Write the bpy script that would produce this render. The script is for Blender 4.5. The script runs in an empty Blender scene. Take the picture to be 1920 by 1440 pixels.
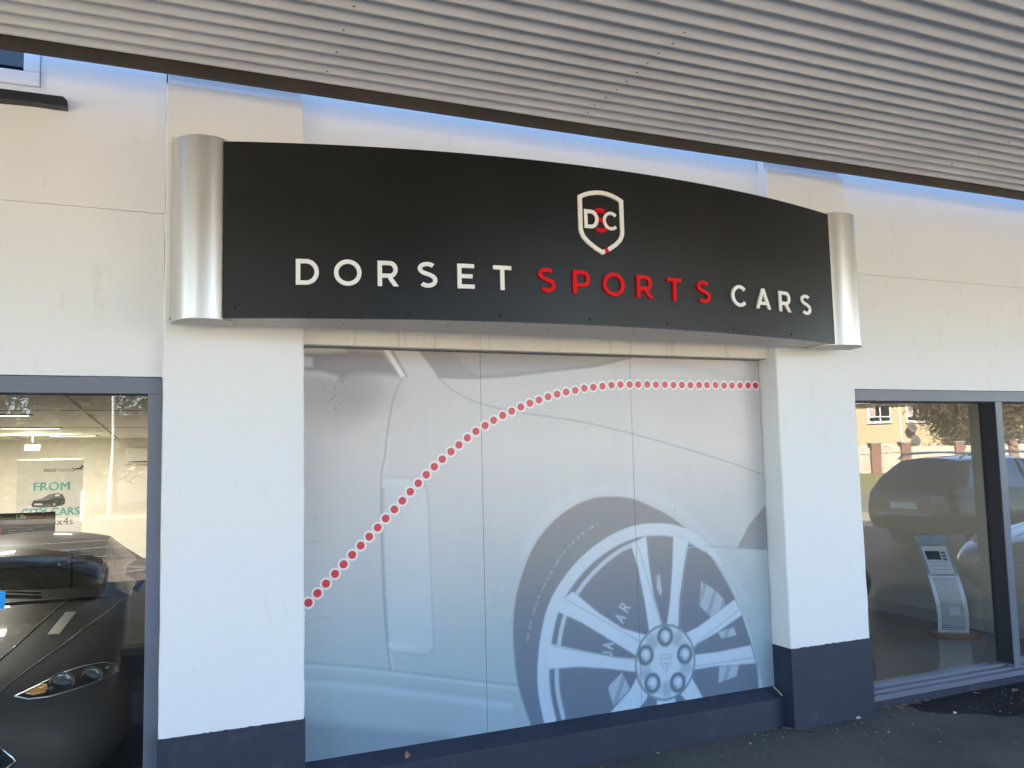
import bpy, bmesh, math, random
import numpy as np
from mathutils import Vector, Matrix
from mathutils.bvhtree import BVHTree
from mathutils.geometry import tessellate_polygon
rnd = random.Random(7)
R = math.radians
sc = bpy.context.scene
COL = sc.collection

# ---------------------------------------------------------------- camera
cam_d = bpy.data.cameras.new('camera'); cam = bpy.data.objects.new('camera', cam_d); COL.objects.link(cam)
sc.camera = cam
EYE = Vector((0.0, -4.1634, 1.70))
yaw, pit, rol = R(23.371), R(5.045), R(-1.364)
fw = Vector((math.sin(yaw)*math.cos(pit), math.cos(yaw)*math.cos(pit), math.sin(pit)))
rt = Vector((math.cos(yaw), -math.sin(yaw), 0)); up = rt.cross(fw)
rt2 = math.cos(rol)*rt + math.sin(rol)*up; up2 = -math.sin(rol)*rt + math.cos(rol)*up
m3 = Matrix((rt2, up2, -fw)).transposed()
cam.matrix_world = Matrix.Translation(EYE) @ m3.to_4x4()
cam_d.sensor_width = 36; cam_d.lens = 36*1565.6/1920; cam_d.clip_end = 500; cam_d.clip_start = .05

# ---------------------------------------------------------------- world, sun, exposure
SUN_EL, SUN_AZ = R(35), R(-34)      # azimuth from +Y (behind the building) towards -X
w = bpy.data.worlds.new('World'); sc.world = w; w.use_nodes = True
wn = w.node_tree.nodes; bgn = wn['Background']
sky = wn.new('ShaderNodeTexSky'); sky.sky_type = 'NISHITA'; sky.sun_disc = False
sky.sun_elevation = SUN_EL; sky.sun_rotation = SUN_AZ; sky.air_density = 1.0; sky.dust_density = .0; sky.ozone_density = 4.0
w.node_tree.links.new(sky.outputs[0], bgn.inputs[0]); bgn.inputs[1].default_value = .09
sl = bpy.data.lights.new('sun', 'SUN'); sl.energy = 5.0; sl.angle = R(.5); sl.color = (1, .87, .71)
so = bpy.data.objects.new('sun', sl); COL.objects.link(so)
sd = Vector((math.sin(SUN_AZ)*math.cos(SUN_EL), math.cos(SUN_AZ)*math.cos(SUN_EL), math.sin(SUN_EL)))
so.rotation_euler = (-sd).to_track_quat('-Z', 'Y').to_euler(); so.location = sd*60
sc.view_settings.view_transform = 'Standard'; sc.view_settings.look = 'None'
sc.view_settings.exposure = 3.33; sc.view_settings.gamma = 1
sc.cycles.max_bounces = 10; sc.cycles.diffuse_bounces = 5; sc.cycles.glossy_bounces = 4; sc.cycles.transparent_max_bounces = 12
sc.cycles.sample_clamp_indirect = 6

# ---------------------------------------------------------------- materials
def mat(name, col, rough=.5, metal=0, var=0, vs=4, bump=0, bs=60, coat=0, spec=.5, dirt=None, ds=2, dth=.6, stretch=None, emit=0, dmask=.1):
    m = bpy.data.materials.new(name); m.use_nodes = True
    N, L = m.node_tree.nodes, m.node_tree.links
    b = N['Principled BSDF']
    c = tuple(col) + (1,)
    b.inputs['Base Color'].default_value = c; b.inputs['Roughness'].default_value = rough
    b.inputs['Metallic'].default_value = metal; b.inputs['Specular IOR Level'].default_value = spec
    b.inputs['Coat Weight'].default_value = coat; b.inputs['Coat Roughness'].default_value = .04
    tc = N.new('ShaderNodeTexCoord'); mp = N.new('ShaderNodeMapping'); L.new(tc.outputs['Object'], mp.inputs[0])
    if stretch: mp.inputs['Scale'].default_value = stretch
    cur = None
    if var:
        n = N.new('ShaderNodeTexNoise'); n.inputs['Scale'].default_value = vs; n.inputs['Detail'].default_value = 5
        L.new(mp.outputs[0], n.inputs[0])
        mr = N.new('ShaderNodeMapRange'); mr.inputs[1].default_value = .3; mr.inputs[2].default_value = .7
        mr.inputs[3].default_value = 1-var; mr.inputs[4].default_value = 1+var
        L.new(n.outputs[0], mr.inputs[0])
        mx = N.new('ShaderNodeVectorMath'); mx.operation = 'SCALE'; mx.inputs[0].default_value = col
        L.new(mr.outputs[0], mx.inputs['Scale']); cur = mx.outputs[0]; L.new(cur, b.inputs['Base Color'])
        mr2 = N.new('ShaderNodeMapRange'); mr2.inputs[1].default_value = .3; mr2.inputs[2].default_value = .7
        mr2.inputs[3].default_value = max(0, rough-.06); mr2.inputs[4].default_value = min(1, rough+.06)
        L.new(n.outputs[0], mr2.inputs[0]); L.new(mr2.outputs[0], b.inputs['Roughness'])
    if dirt:
        n = N.new('ShaderNodeTexNoise'); n.inputs['Scale'].default_value = ds; n.inputs['Detail'].default_value = 8; n.inputs['Roughness'].default_value = .65
        L.new(mp.outputs[0], n.inputs[0])
        mr = N.new('ShaderNodeMapRange'); mr.inputs[1].default_value = dth; mr.inputs[2].default_value = dth+dmask; mr.inputs[3].default_value = 0; mr.inputs[4].default_value = .8
        L.new(n.outputs[0], mr.inputs[0])
        mx = N.new('ShaderNodeMix'); mx.data_type = 'RGBA'; L.new(mr.outputs[0], mx.inputs[0])
        if cur: L.new(cur, mx.inputs[6])
        else: mx.inputs[6].default_value = c
        mx.inputs[7].default_value = tuple(dirt)+(1,); L.new(mx.outputs[2], b.inputs['Base Color'])
    if bump:
        n = N.new('ShaderNodeTexNoise'); n.inputs['Scale'].default_value = bs; n.inputs['Detail'].default_value = 4
        L.new(tc.outputs['Object'], n.inputs[0])
        bp = N.new('ShaderNodeBump'); bp.inputs['Strength'].default_value = bump; bp.inputs['Distance'].default_value = .01
        L.new(n.outputs[0], bp.inputs['Height']); L.new(bp.outputs[0], b.inputs['Normal'])
    if emit:
        b.inputs['Emission Color'].default_value = c; b.inputs['Emission Strength'].default_value = emit
    return m

def glass_mat(name, tint, refl, ior=1.5):
    m = bpy.data.materials.new(name); m.use_nodes = True
    N, L = m.node_tree.nodes, m.node_tree.links; N.clear()
    o = N.new('ShaderNodeOutputMaterial'); t = N.new('ShaderNodeBsdfTransparent'); t.inputs[0].default_value = tint+(1,)
    g = N.new('ShaderNodeBsdfGlossy'); g.inputs['Roughness'].default_value = .004; g.inputs[0].default_value = (.97, .98, 1, 1)
    f = N.new('ShaderNodeFresnel'); f.inputs[0].default_value = ior
    ge = N.new('ShaderNodeNewGeometry'); inv = N.new('ShaderNodeMath'); inv.operation = 'SUBTRACT'; inv.inputs[0].default_value = 1
    L.new(ge.outputs['Backfacing'], inv.inputs[1])
    k = N.new('ShaderNodeMath'); k.operation = 'MULTIPLY'; L.new(f.outputs[0], k.inputs[0]); k.inputs[1].default_value = refl; k.use_clamp = True
    k2 = N.new('ShaderNodeMath'); k2.operation = 'MULTIPLY'; L.new(k.outputs[0], k2.inputs[0]); L.new(inv.outputs[0], k2.inputs[1])
    # float glass is never perfectly flat: a very faint ripple
    tc = N.new('ShaderNodeTexCoord'); n = N.new('ShaderNodeTexNoise'); n.inputs['Scale'].default_value = 1.6; n.inputs['Detail'].default_value = 1
    L.new(tc.outputs['Object'], n.inputs[0]); bp = N.new('ShaderNodeBump'); bp.inputs['Strength'].default_value = .035; bp.inputs['Distance'].default_value = .02
    L.new(n.outputs[0], bp.inputs['Height']); L.new(bp.outputs[0], g.inputs['Normal'])
    mx = N.new('ShaderNodeMixShader'); L.new(k2.outputs[0], mx.inputs[0]); L.new(t.outputs[0], mx.inputs[1]); L.new(g.outputs[0], mx.inputs[2])
    L.new(mx.outputs[0], o.inputs[0]); return m

def brick_mat(name, c1, c2, mortar, bw=.22, bh=.075):
    m = mat(name, c1, .85); N, L = m.node_tree.nodes, m.node_tree.links
    tc = N.new('ShaderNodeTexCoord'); mp = N.new('ShaderNodeMapping'); L.new(tc.outputs['Object'], mp.inputs[0]); mp.inputs['Rotation'].default_value = (R(90), 0, 0)
    b = N.new('ShaderNodeTexBrick'); b.inputs['Scale'].default_value = 1; b.inputs['Brick Width'].default_value = bw; b.inputs['Row Height'].default_value = bh
    b.inputs['Mortar Size'].default_value = .008; b.inputs[1].default_value = c1+(1,); b.inputs[2].default_value = c2+(1,); b.inputs[3].default_value = mortar+(1,)
    L.new(mp.outputs[0], b.inputs[0]); L.new(b.outputs[0], N['Principled BSDF'].inputs['Base Color']); return m

M = {}
M['wall'] = mat('wall_paint', (.80, .79, .765), .6, var=.02, vs=1.2, bump=.16, bs=70, dirt=(.60, .56, .48), ds=7.0, dth=.60, dmask=.3, stretch=(1.6, 1, .5))
M['lintel'] = mat('stained_lintel_paint', (.86, .83, .75), .6, bump=.10, bs=60, dirt=(.55, .46, .29), ds=5, dth=.56, stretch=(5, 1, .25), dmask=.25)
M['scuff'] = mat('scuffed_render', (.52, .50, .46), .8, var=.2, vs=60)
M['lintel_under'] = mat('flaking_soffit_paint', (.40, .40, .41), .7, var=.06, vs=9, dirt=(.75, .74, .7), ds=11, dth=.64, dmask=.03, bump=.2, bs=40)
M['navy'] = mat('navy_masonry_paint', (.022, .029, .052), .6, var=.14, vs=2.5, bump=.14, bs=120, dirt=(.075, .075, .08), ds=6, dth=.57, dmask=.22)
M['frame'] = mat('grey_window_frame', (.15, .165, .205), .38, var=.03, vs=3)
M['frame_dark'] = mat('dark_window_gasket', (.02, .022, .028), .6)
M['sign_black'] = mat('satin_black_sign', (.009, .0085, .008), .36, var=.12, vs=1.3, spec=.32)
M['sign_under'] = mat('grey_sign_underside', (.60, .54, .46), .5, metal=.0, var=.05, vs=5)
M['silver'] = mat('brushed_silver', (.66, .645, .62), .36, metal=.85)
M['cream'] = mat('cream_backing', (.66, .62, .55), .6)
M['let_white'] = mat('white_letter_acrylic', (.86, .83, .77), .4)
M['let_red'] = mat('red_letter_acrylic', (.74, .002, .005), .42, spec=.12)
M['screw'] = mat('dark_screw', (.015, .014, .013), .4, metal=.5)
M['upvc'] = mat('white_upvc', (.78, .78, .78), .35, dirt=(.5, .42, .3), ds=12, dth=.62, dmask=.1)
M['darkglass'] = mat('dark_room_glass', (.008, .011, .014), .03, spec=.6)
M['sill'] = mat('black_sill_paint', (.012, .014, .022), .5, bump=.3, bs=40)
M['canopy'] = mat('corrugated_sheet_paint', (.74, .715, .67), .55, var=.08, vs=1.4, bump=.05, bs=70, dirt=(.22, .20, .18), ds=38, dth=.71, dmask=.04)
M['beam'] = mat('brown_eaves_beam', (.042, .033, .027), .55, var=.25, vs=3, bump=.2, bs=30)
M['rivet'] = mat('roof_bolt', (.30, .28, .26), .5, metal=.5)
M['glassL'] = glass_mat('shop_glass_left', (.93, .95, .93), 1.5)
M['glassR'] = glass_mat('shop_glass_right', (.88, .90, .90), 2.4)
M['in_wall'] = mat('showroom_wall_paint', (.72, .69, .62), .7, var=.02, vs=1)
M['in_ceil'] = mat('showroom_ceiling', (.72, .70, .66), .8)
M['in_line'] = mat('ceiling_grid_line', (.12, .11, .10), .6)
M['in_floor'] = mat('polished_showroom_floor', (.20, .185, .165), .07, var=.05, vs=1.5)
M['skirt'] = mat('showroom_skirting', (.60, .58, .54), .5)
M['paint_car'] = mat('grey_bronze_car_paint', (.082, .072, .063), .42, metal=0, coat=.08, spec=.08)
M['paint_car'].node_tree.nodes['Principled BSDF'].inputs['IOR'].default_value = 1.2
M['paint_black'] = mat('black_car_paint', (.010, .011, .014), .22, metal=.3, coat=1)
M['car_glass'] = mat('car_glass', (.010, .016, .014), .05, spec=.45)
M['privacy_glass'] = mat('tinted_privacy_glass', (.42, .45, .50), .05, metal=.8)
M['mirror_shell'] = mat('dark_mirror_shell', (.02, .018, .016), .5, spec=.05)
M['tyre'] = mat('tyre_rubber', (.018, .018, .018), .8)
M['alloy'] = mat('alloy_wheel', (.45, .45, .46), .3, metal=.9)
M['chrome'] = mat('chrome_trim', (.75, .75, .76), .12, metal=1)
M['blackplastic'] = mat('black_plastic', (.012, .012, .013), .45)
M['lens'] = mat('headlamp_lens', (.22, .27, .34), .08, metal=.6, coat=1)
M['amber'] = mat('amber_indicator', (.80, .34, .03), .2, bump=.5, bs=130)
M['lampred'] = mat('red_tail_lamp', (.30, .01, .01), .15, coat=1)
M['perf_dark'] = mat('shaded_header_panel', (.42, .46, .48), .4, metal=.2)  # darker grey carries the unlit look of the stand's upper part
M['bannerw'] = mat('banner_fabric', (.62, .60, .56), .6)
M['teal'] = mat('teal_ink', (.06, .36, .38), .6)
M['ink'] = mat('dark_ink', (.05, .05, .06), .6)
M['inkgrey'] = mat('grey_ink', (.22, .22, .24), .6)
M['alu'] = mat('aluminium', (.62, .63, .65), .3, metal=.9)
M['perf'] = mat('perforated_aluminium', (.80, .84, .90), .35, metal=.2)
M['paper'] = mat('paper', (.88, .88, .90), .7)
M['wood'] = mat('plywood_base', (.34, .17, .07), .35, var=.2, vs=3, stretch=(1, 8, 20))
M['ac'] = mat('white_plastic_casing', (.68, .66, .61), .4)
M['board'] = mat('black_board', (.012, .013, .018), .35)
M['red_ink'] = mat('red_print', (.55, .02, .03), .5)
M['blue_st'] = mat('blue_sticker', (.01, .30, .75), .4)
M['lamp'] = mat('lit_lamp', (1, .86, .62), .5, emit=5)
M['slot'] = mat('lit_ceiling_slot', (1, .88, .68), .5, emit=.35)
M['asphalt'] = mat('forecourt_asphalt', (.098, .092, .088), .85, var=.22, vs=60, bump=.55, bs=150, dirt=(.055, .055, .06), ds=.7, dth=.52, dmask=.12)
M['wet'] = mat('wet_asphalt', (.012, .011, .012), .5, spec=.15, var=.2, vs=60, bump=.35, bs=150)
M['road'] = mat('sunlit_road', (.20, .185, .16), .85, var=.1, vs=6)
M['forecourt'] = mat('pale_bounce_forecourt', (.42, .37, .30), .85, var=.08, vs=1.2)  # pale tone chosen to bounce sunlight onto the facade and canopy
M['marking'] = mat('white_road_paint', (.72, .72, .68), .7, var=.08, vs=6)
M['kerb'] = mat('concrete_kerb', (.35, .33, .30), .85, var=.1, vs=3)
M['grass'] = mat('grass_ground', (.17, .17, .06), .9, var=.3, vs=5)
M['buff'] = brick_mat('buff_brick', (.60, .49, .29), (.54, .43, .24), (.46, .40, .29))
M['redbrick'] = brick_mat('red_brick', (.24, .095, .055), (.19, .07, .04), (.30, .26, .22))
M['tile'] = mat('brown_roof_tile', (.16, .09, .06), .8, var=.3, vs=9)
M['white'] = mat('white_gloss_paint', (.80, .80, .78), .4)
M['timber'] = mat('weathered_fence_timber', (.55, .49, .40), .8, var=.25, vs=5, stretch=(8, 8, 1))
M['curtain'] = mat('curtain', (.5, .42, .38), .9)
M['bark'] = mat('bark', (.10, .075, .055), .9, var=.3, vs=12)
M['twig'] = mat('dry_twig_foliage', (.20, .15, .08), .8, var=.4, vs=2.5)
M['leafg'] = mat('green_foliage', (.085, .105, .030), .7, var=.4, vs=2)
M['leaf_dead'] = mat('dead_leaf', (.30, .16, .09), .8, var=.3, vs=40)
M['scrap'] = mat('paper_scrap', (.62, .68, .80), .7)
M['grit'] = mat('pale_grit', (.42, .42, .45), .8)
M['dish'] = mat('grey_dish', (.14, .13, .13), .5)
M['lamp_post'] = mat('galvanised_post', (.62, .62, .60), .45, metal=.3)

# ---------------------------------------------------------------- object helpers
def tag(o, label=None, cat=None, group=None, kind=None):
    if label: o['label'] = label
    if cat: o['category'] = cat
    if group: o['group'] = group
    if kind: o['kind'] = kind
    return o
def empty(name, loc=(0, 0, 0), rz=0, label=None, cat=None, group=None):
    o = bpy.data.objects.new(name, None); COL.objects.link(o); o.location = loc; o.rotation_euler = (0, 0, rz); o.empty_display_size = .1
    return tag(o, label, cat, group)
class MB:
    def __init__(s): s.v = []; s.f = []; s.m = []; s.mats = []; s.T = Matrix()
    def mi(s, m):
        if m not in s.mats: s.mats.append(m)
        return s.mats.index(m)
    def add(s, vs, fs, m):
        n = len(s.v); s.v += [tuple(s.T @ Vector(p)) for p in vs]; i = s.mi(m)
        for f in fs: s.f.append(tuple(n+k for k in f)); s.m.append(i)
        return s
    def box(s, x0, x1, y0, y1, z0, z1, m):
        return s.add([(x0,y0,z0),(x1,y0,z0),(x1,y1,z0),(x0,y1,z0),(x0,y0,z1),(x1,y0,z1),(x1,y1,z1),(x0,y1,z1)],
            [(0,3,2,1),(4,5,6,7),(0,1,5,4),(1,2,6,5),(2,3,7,6),(3,0,4,7)], m)
    def prism(s, pts, d, m, holes=()):
        # pts: 3D loops (planar), d: extrusion vector
        loops = [list(pts)]+[list(h) for h in holes]; allp = [Vector(p) for l in loops for p in l]
        tri = tessellate_polygon([[Vector(p) for p in l] for l in loops]); n = len(allp); d = Vector(d)
        fs = [tuple(t) for t in tri]+[tuple(n+k for k in reversed(t)) for t in tri]
        k = 0
        for l in loops:
            c = len(l)
            for i in range(c): a, b = k+i, k+(i+1) % c; fs.append((a, b, n+b, n+a))
            k += c
        return s.add([tuple(p) for p in allp]+[tuple(p+d) for p in allp], fs, m)
    def tube(s, pts, r, m, seg=8, cap=True):
        P = [Vector(p) for p in pts]; rs = r if isinstance(r, (list, tuple)) else [r]*len(P); vs = []; fs = []
        for i, p in enumerate(P):
            t = (P[min(i+1, len(P)-1)]-P[max(i-1, 0)]).normalized()
            a = t.cross(Vector((0, 0, 1)) if abs(t.z) < .9 else Vector((1, 0, 0))).normalized(); b = t.cross(a)
            for k in range(seg):
                q = 2*math.pi*k/seg; vs.append(tuple(p+rs[i]*(math.cos(q)*a+math.sin(q)*b)))
        for i in range(len(P)-1):
            for k in range(seg): fs.append((i*seg+k, i*seg+(k+1) % seg, (i+1)*seg+(k+1) % seg, (i+1)*seg+k))
        if cap: fs += [tuple(range(seg))[::-1], tuple((len(P)-1)*seg+k for k in range(seg))]
        return s.add(vs, fs, m)
    def lathe(s, c, ax, prof, m, seg=20):
        # prof: (along axis, radius)
        c = Vector(c); ax = Vector(ax).normalized(); a = ax.cross(Vector((0, 0, 1)) if abs(ax.z) < .9 else Vector((1, 0, 0))).normalized(); b = ax.cross(a)
        vs = []; fs = []
        for h, r in prof:
            for k in range(seg): q = 2*math.pi*k/seg; vs.append(tuple(c+ax*h+r*(math.cos(q)*a+math.sin(q)*b)))
        for i in range(len(prof)-1):
            for k in range(seg): fs.append((i*seg+k, i*seg+(k+1) % seg, (i+1)*seg+(k+1) % seg, (i+1)*seg+k))
        if prof[0][1] > 1e-5: fs.append(tuple(range(seg))[::-1])
        if prof[-1][1] > 1e-5: fs.append(tuple((len(prof)-1)*seg+k for k in range(seg)))
        return s.add(vs, fs, m)
    def build(s, name, parent=None, smooth=None, bevel=0, recalc=True):
        me = bpy.data.meshes.new(name); me.from_pydata(s.v, [], s.f)
        for m in s.mats: me.materials.append(M[m] if isinstance(m, str) else m)
        me.polygons.foreach_set('material_index', s.m)
        if recalc:
            bm = bmesh.new(); bm.from_mesh(me); bmesh.ops.recalc_face_normals(bm, faces=bm.faces); bm.to_mesh(me); bm.free()
        if smooth is not None:
            me.polygons.foreach_set('use_smooth', [True]*len(me.polygons))
            if smooth < 180: me.set_sharp_from_angle(angle=R(smooth))
        me.update()
        o = bpy.data.objects.new(name, me); COL.objects.link(o)
        if parent: o.parent = parent
        if bevel:
            b = o.modifiers.new('bevel', 'BEVEL'); b.width = bevel; b.segments = 2; b.limit_method = 'ANGLE'; b.angle_limit = R(40)
        return o
def box(name, x0, x1, y0, y1, z0, z1, m, parent=None, bevel=0): return MB().box(x0, x1, y0, y1, z0, z1, m).build(name, parent, bevel=bevel)
def text_mesh(name, txt, size, m, parent, loc, rot=(R(90), 0, 0), sx=1, depth=.001, align='LEFT', bold=0):
    cu = bpy.data.curves.new(name, 'FONT'); cu.body = txt; cu.size = size; cu.extrude = depth; cu.align_x = align; cu.offset = bold; cu.resolution_u = 3
    t = bpy.data.objects.new(name, cu); COL.objects.link(t)
    me = bpy.data.meshes.new_from_object(t.evaluated_get(bpy.context.evaluated_depsgraph_get()))
    bpy.data.objects.remove(t); me.materials.clear(); me.materials.append(M[m])
    o = bpy.data.objects.new(name, me); COL.objects.link(o); o.location = loc; o.rotation_euler = rot; o.scale = (sx, 1, 1)
    if parent: o.parent = parent
    return o

# ================================================================ ground and street
def sheet(name, pts, z, m, kind='structure', label=None):
    mb = MB(); mb.add([(x, y, z) for x, y in pts], [tuple(range(len(pts)))], m); o = mb.build(name, recalc=False)
    if o.data.polygons[0].normal.z < 0: o.data.flip_normals()
    return tag(o, label, kind=kind)
sheet('ground', [(-150, -150), (150, -150), (150, 100), (-150, 100)], 0, 'road')
sheet('forecourt', [(-14, .2), (-14, -5.9), (7, -5.9), (8.5, -10.4), (30, -10.4), (30, .2)], .004, 'asphalt')
sheet('verge', [(-60, -35), (60, -35), (60, -26.6), (-60, -26.6)], .006, 'grass')
sheet('bounce_parking_bays', [(-40, -6.0), (-40, -12.6), (40, -12.6), (40, -10.5), (8.4, -10.5), (6.9, -6.0)], .005, 'forecourt')  # pale sheet laid beyond the building's shadow as a bounce surface
# the damp patch where the gutter drips by the right-hand window
wp = [(4.62,.06),(4.60,-.10),(4.70,-.20),(4.86,-.27),(4.92,-.37),(5.02,-.42),(5.10,-.55),(5.09,-.70),(5.25,-.80),(5.6,-.85),(6.4,-.8),(7.4,-.7),(8.0,-.4),(8.0,.06)]
wp2 = []
for i in range(len(wp)):
    a, b = Vector(wp[i]), Vector(wp[(i+1) % len(wp)])
    for k in range(6):
        p = a.lerp(b, k/6); wp2.append((p.x+rnd.uniform(-.016, .016), min(.085, p.y+rnd.uniform(-.016, .016))))
sheet('wet_patch', wp2, .008, 'wet')
mk = MB()   # white lane lines and arrows on the road behind the photographer
def strip(a, b, wd, z=.010):
    a, b = Vector(a+(0,)), Vector(b+(0,)); n = (b-a).normalized().cross(Vector((0, 0, 1)))*wd/2
    mk.add([tuple(a-n+Vector((0,0,z))), tuple(b-n+Vector((0,0,z))), tuple(b+n+Vector((0,0,z))), tuple(a+n+Vector((0,0,z)))], [(0,1,2,3)], 'marking')
for a, b, wd in (((-12,-13.2),(14,-13.6),.16),((-14,-18.9),(5,-16.6),.2),((-14,-21.5),(7,-19.5),.14),((-.9,-10.2),(.1,-10.9),.18),((.1,-10.9),(-.5,-11.5),.18),((-6,-24.5),(8,-24.1),.2),((-3,-15.2),(1.6,-15.6),.2),((-1.5,-9.6),(-1.5,-12.6),.1),((1.1,-9.6),(1.1,-12.6),.1)): strip(a, b, wd)
tag(mk.build('road_markings', recalc=False), kind='structure')
tag(box('far_kerb', -60, 60, -26.6, -26.4, 0, .13, 'kerb'), kind='structure')
# grassy bank that carries the fence and house
bk = MB(); A0, A1 = Vector((16, -27.0, 0)), Vector((46, -13.9, 0)); dA = (A1-A0).normalized(); nA = Vector((dA.y, -dA.x, 0))
def bankpt(s, o, z): p = A0+dA*s+nA*o; return (p.x, p.y, z)
bk.add([bankpt(-8,-3,.0),bankpt(40,-3,.0),bankpt(40,-.4,.68),bankpt(-8,-.4,.68),bankpt(-8,22,.7),bankpt(40,22,.7),bankpt(-8,22,0),bankpt(40,22,0)], [(0,1,2,3),(3,2,5,4),(4,5,7,6),(0,3,4,6),(1,7,5,2)], 'grass')
tag(bk.build('bank'), kind='structure')

# ================================================================ the building
B = empty('showroom_building', label='cream rendered car showroom building with navy plinth and corrugated canopy in front', cat='building')
PX = [(.043, .684), (3.625, 4.275)]; TOP = 5.2; WY = .09
wl = MB()
def wallpart(x0, x1, z0, z1, groove=True):
    g0, g1 = 2.899, 2.908
    if groove:
        wl.box(x0, x1, WY, .29, z0, g0, 'wall'); wl.box(x0, x1, WY+.012, .29, g0, g1, 'wall'); wl.box(x0, x1, WY, .29, g1, z1, 'wall')
    else: wl.box(x0, x1, WY, .29, z0, z1, 'wall')
wallpart(-.47, .043, 2.119, TOP)
wallpart(-1.75, -.47, 2.119, 3.432); wl.box(-1.75, -.47, WY, .29, 4.55, TOP, 'wall')
wallpart(-8.5, -1.75, 2.119, TOP)
wallpart(.684, 3.625, 2.42, TOP, False)
wallpart(4.275, 15, 2.109, TOP)
wl.box(.684, 3.625, .19, .29, 0, 2.292, 'wall')
wl.build('wall', B)
box('lintel', .684, 3.625, .086, .29, 2.297, 2.42, 'lintel', B)
box('lintel_underside', .684, 3.625, .0885, .189, 2.292, 2.297, 'lintel_under', B)
for i, (a, b) in enumerate(PX):
    # rendered pier; edges are wavy where the roller paint built up
    mb = MB(); n = 70; zs = [.487+(3.522-.487)*k/n for k in range(n+1)]
    r0 = random.Random(i+3); e1 = [r0.uniform(-.0022, .0022) for _ in zs]; e2 = [r0.uniform(-.0022, .0022) for _ in zs]
    e1 = [(e1[max(k-1,0)]+e1[k]+e1[min(k+1,n)])/2 for k in range(n+1)]; e2 = [(e2[max(k-1,0)]+e2[k]+e2[min(k+1,n)])/2 for k in range(n+1)]
    vs = []; fs = []; c = .006
    for k, z in enumerate(zs):
        L_, R_ = a+e1[k], b+e2[k]; vs += [(L_, .29, z), (L_, c, z), (L_+c, 0, z), (R_-c, 0, z), (R_, c, z), (R_, .29, z)]
        if k:
            for j in range(5): q = (k-1)*6+j; fs.append((q, q+1, q+7, q+6))
    fs += [tuple(range(6)), tuple(n*6+j for j in range(6))]; mb.add(vs, fs, 'wall')
    p = mb.build('pillar', B); 
    hd = MB().box(a+.006, b-.006, .032, .29, 3.522, TOP, 'wall').build('pillar_head', p, bevel=.004)
    # ragged cutting-in line where white meets navy
    mb = MB(); nn = 40; xs = [a-.003+(b-a+.006)*k/nn for k in range(nn+1)]
    tp = [(x, -.003, .487+r0.uniform(-.0045, .0035)) for x in xs]
    mb.prism([(a-.003, -.003, 0.0)]+tp+[(b+.003, -.003, 0.0)], (0, .29, 0), 'navy'); mb.build('pillar_base', p)
# plinth below the mural with its sloped ledge
MB().prism([(.687, .078, 0), (.687, .078, .176), (.687, .163, .228), (.687, .19, .228), (.687, .19, 0)], (2.935, 0, 0), 'navy').build('plinth', B, bevel=.003)
box('plinth', 4.278, 15, .088, .27, 0, .048, 'navy', B)
# ---- windows
def shop_window(x0, x1, ztop, zhead, mull, gy, glass, dark=False):
    fr = MB()
    fr.box(x0, x1, .1, .19, zhead, ztop-.002, 'frame')                     # head
    stiles = [(x0, x0+.060)]+[(m, m+.068) for m in mull]+[(x1-.060, x1)]
    for a, b in stiles: fr.box(a, b, .1, gy+.03, .1055, zhead-.0, 'frame')
    fr.box(x0, x1, .092, .19, .048, .083, 'frame'); fr.box(x0, x1, .128, .22, .083, .1035, 'frame'); fr.box(x0, x1, .168, gy+.03, .1035, .124, 'frame')
    o = fr.build('window_frame', B, bevel=.002)
    gk = MB(); gk.box(x0+.06, x1-.06, gy-.006, gy+.012, zhead-.006, zhead-.0005, 'frame_dark')
    if dark:
        for a, b in stiles[1:]: gk.box(a-.003, a-.0005, .106, gy+.02, .126, zhead-.007, 'frame_dark')
    gk.build('gasket', o)
    edges = [s for s in stiles]
    for k in range(len(edges)-1):
        a, b = edges[k][1], edges[k+1][0]
        box('glass_pane', a-.004, b+.004, gy, gy+.008, .120, zhead+.004, glass, o)
shop_window(-8.5, .041, 2.119, 2.040, [-3.4], .150, 'glassL')
shop_window(4.277, 15, 2.109, 2.030, [5.745, 8.9, 12.0], .215, 'glassR', True)
# ---- small upstairs window under the eaves
uf = MB(); X0, X1, Z0, Z1 = -1.75, -.47, 3.432, 4.55
for (a, b, c, d) in ((X0, X1, Z0, Z0+.03), (X0, X1, Z1-.03, Z1), (X0, X0+.03, Z0+.03, Z1-.03), (X1-.028, X1, Z0+.03, Z1-.03)): uf.box(a, b, .125, .2, c, d, 'upvc')
u = uf.build('upper_window_frame', B, bevel=.003)
ss = MB(); a, b, c, d = X0+.031, X1-.030, Z0+.031, Z1-.031; t = .066
for q in ((a, b, c, c+t), (a, b, d-t, d), (a, a+t, c+t, d-t), (b-t, b, c+t, d-t)): ss.box(q[0], q[1], .108, .165, q[2], q[3], 'upvc')
ss.build('sash', u, bevel=.006)
box('pane', a+t-.002, b-t+.002, .14, .15, c+t-.002, d-t+.002, 'darkglass', u)
sm = MB(); n = 30; top = []; bot = []
for k in range(n+1):
    x = -1.9+(1.9-.378)*k/n; bot.append((x, .03, 3.352+rnd.uniform(-.003, .003)))
sm.prism([(-1.9, .03, 3.392)]+bot+[(-.378, .03, 3.382), (-.395, .03, 3.398)], (0, .06, 0), 'sill'); sm.prism([(-1.9, .03, 3.393), (-1.9, .09, 3.412), (-1.9, .09, 3.390)], (1.5, 0, 0), 'sill'); sm.build('upper_window_sill', u)
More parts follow.
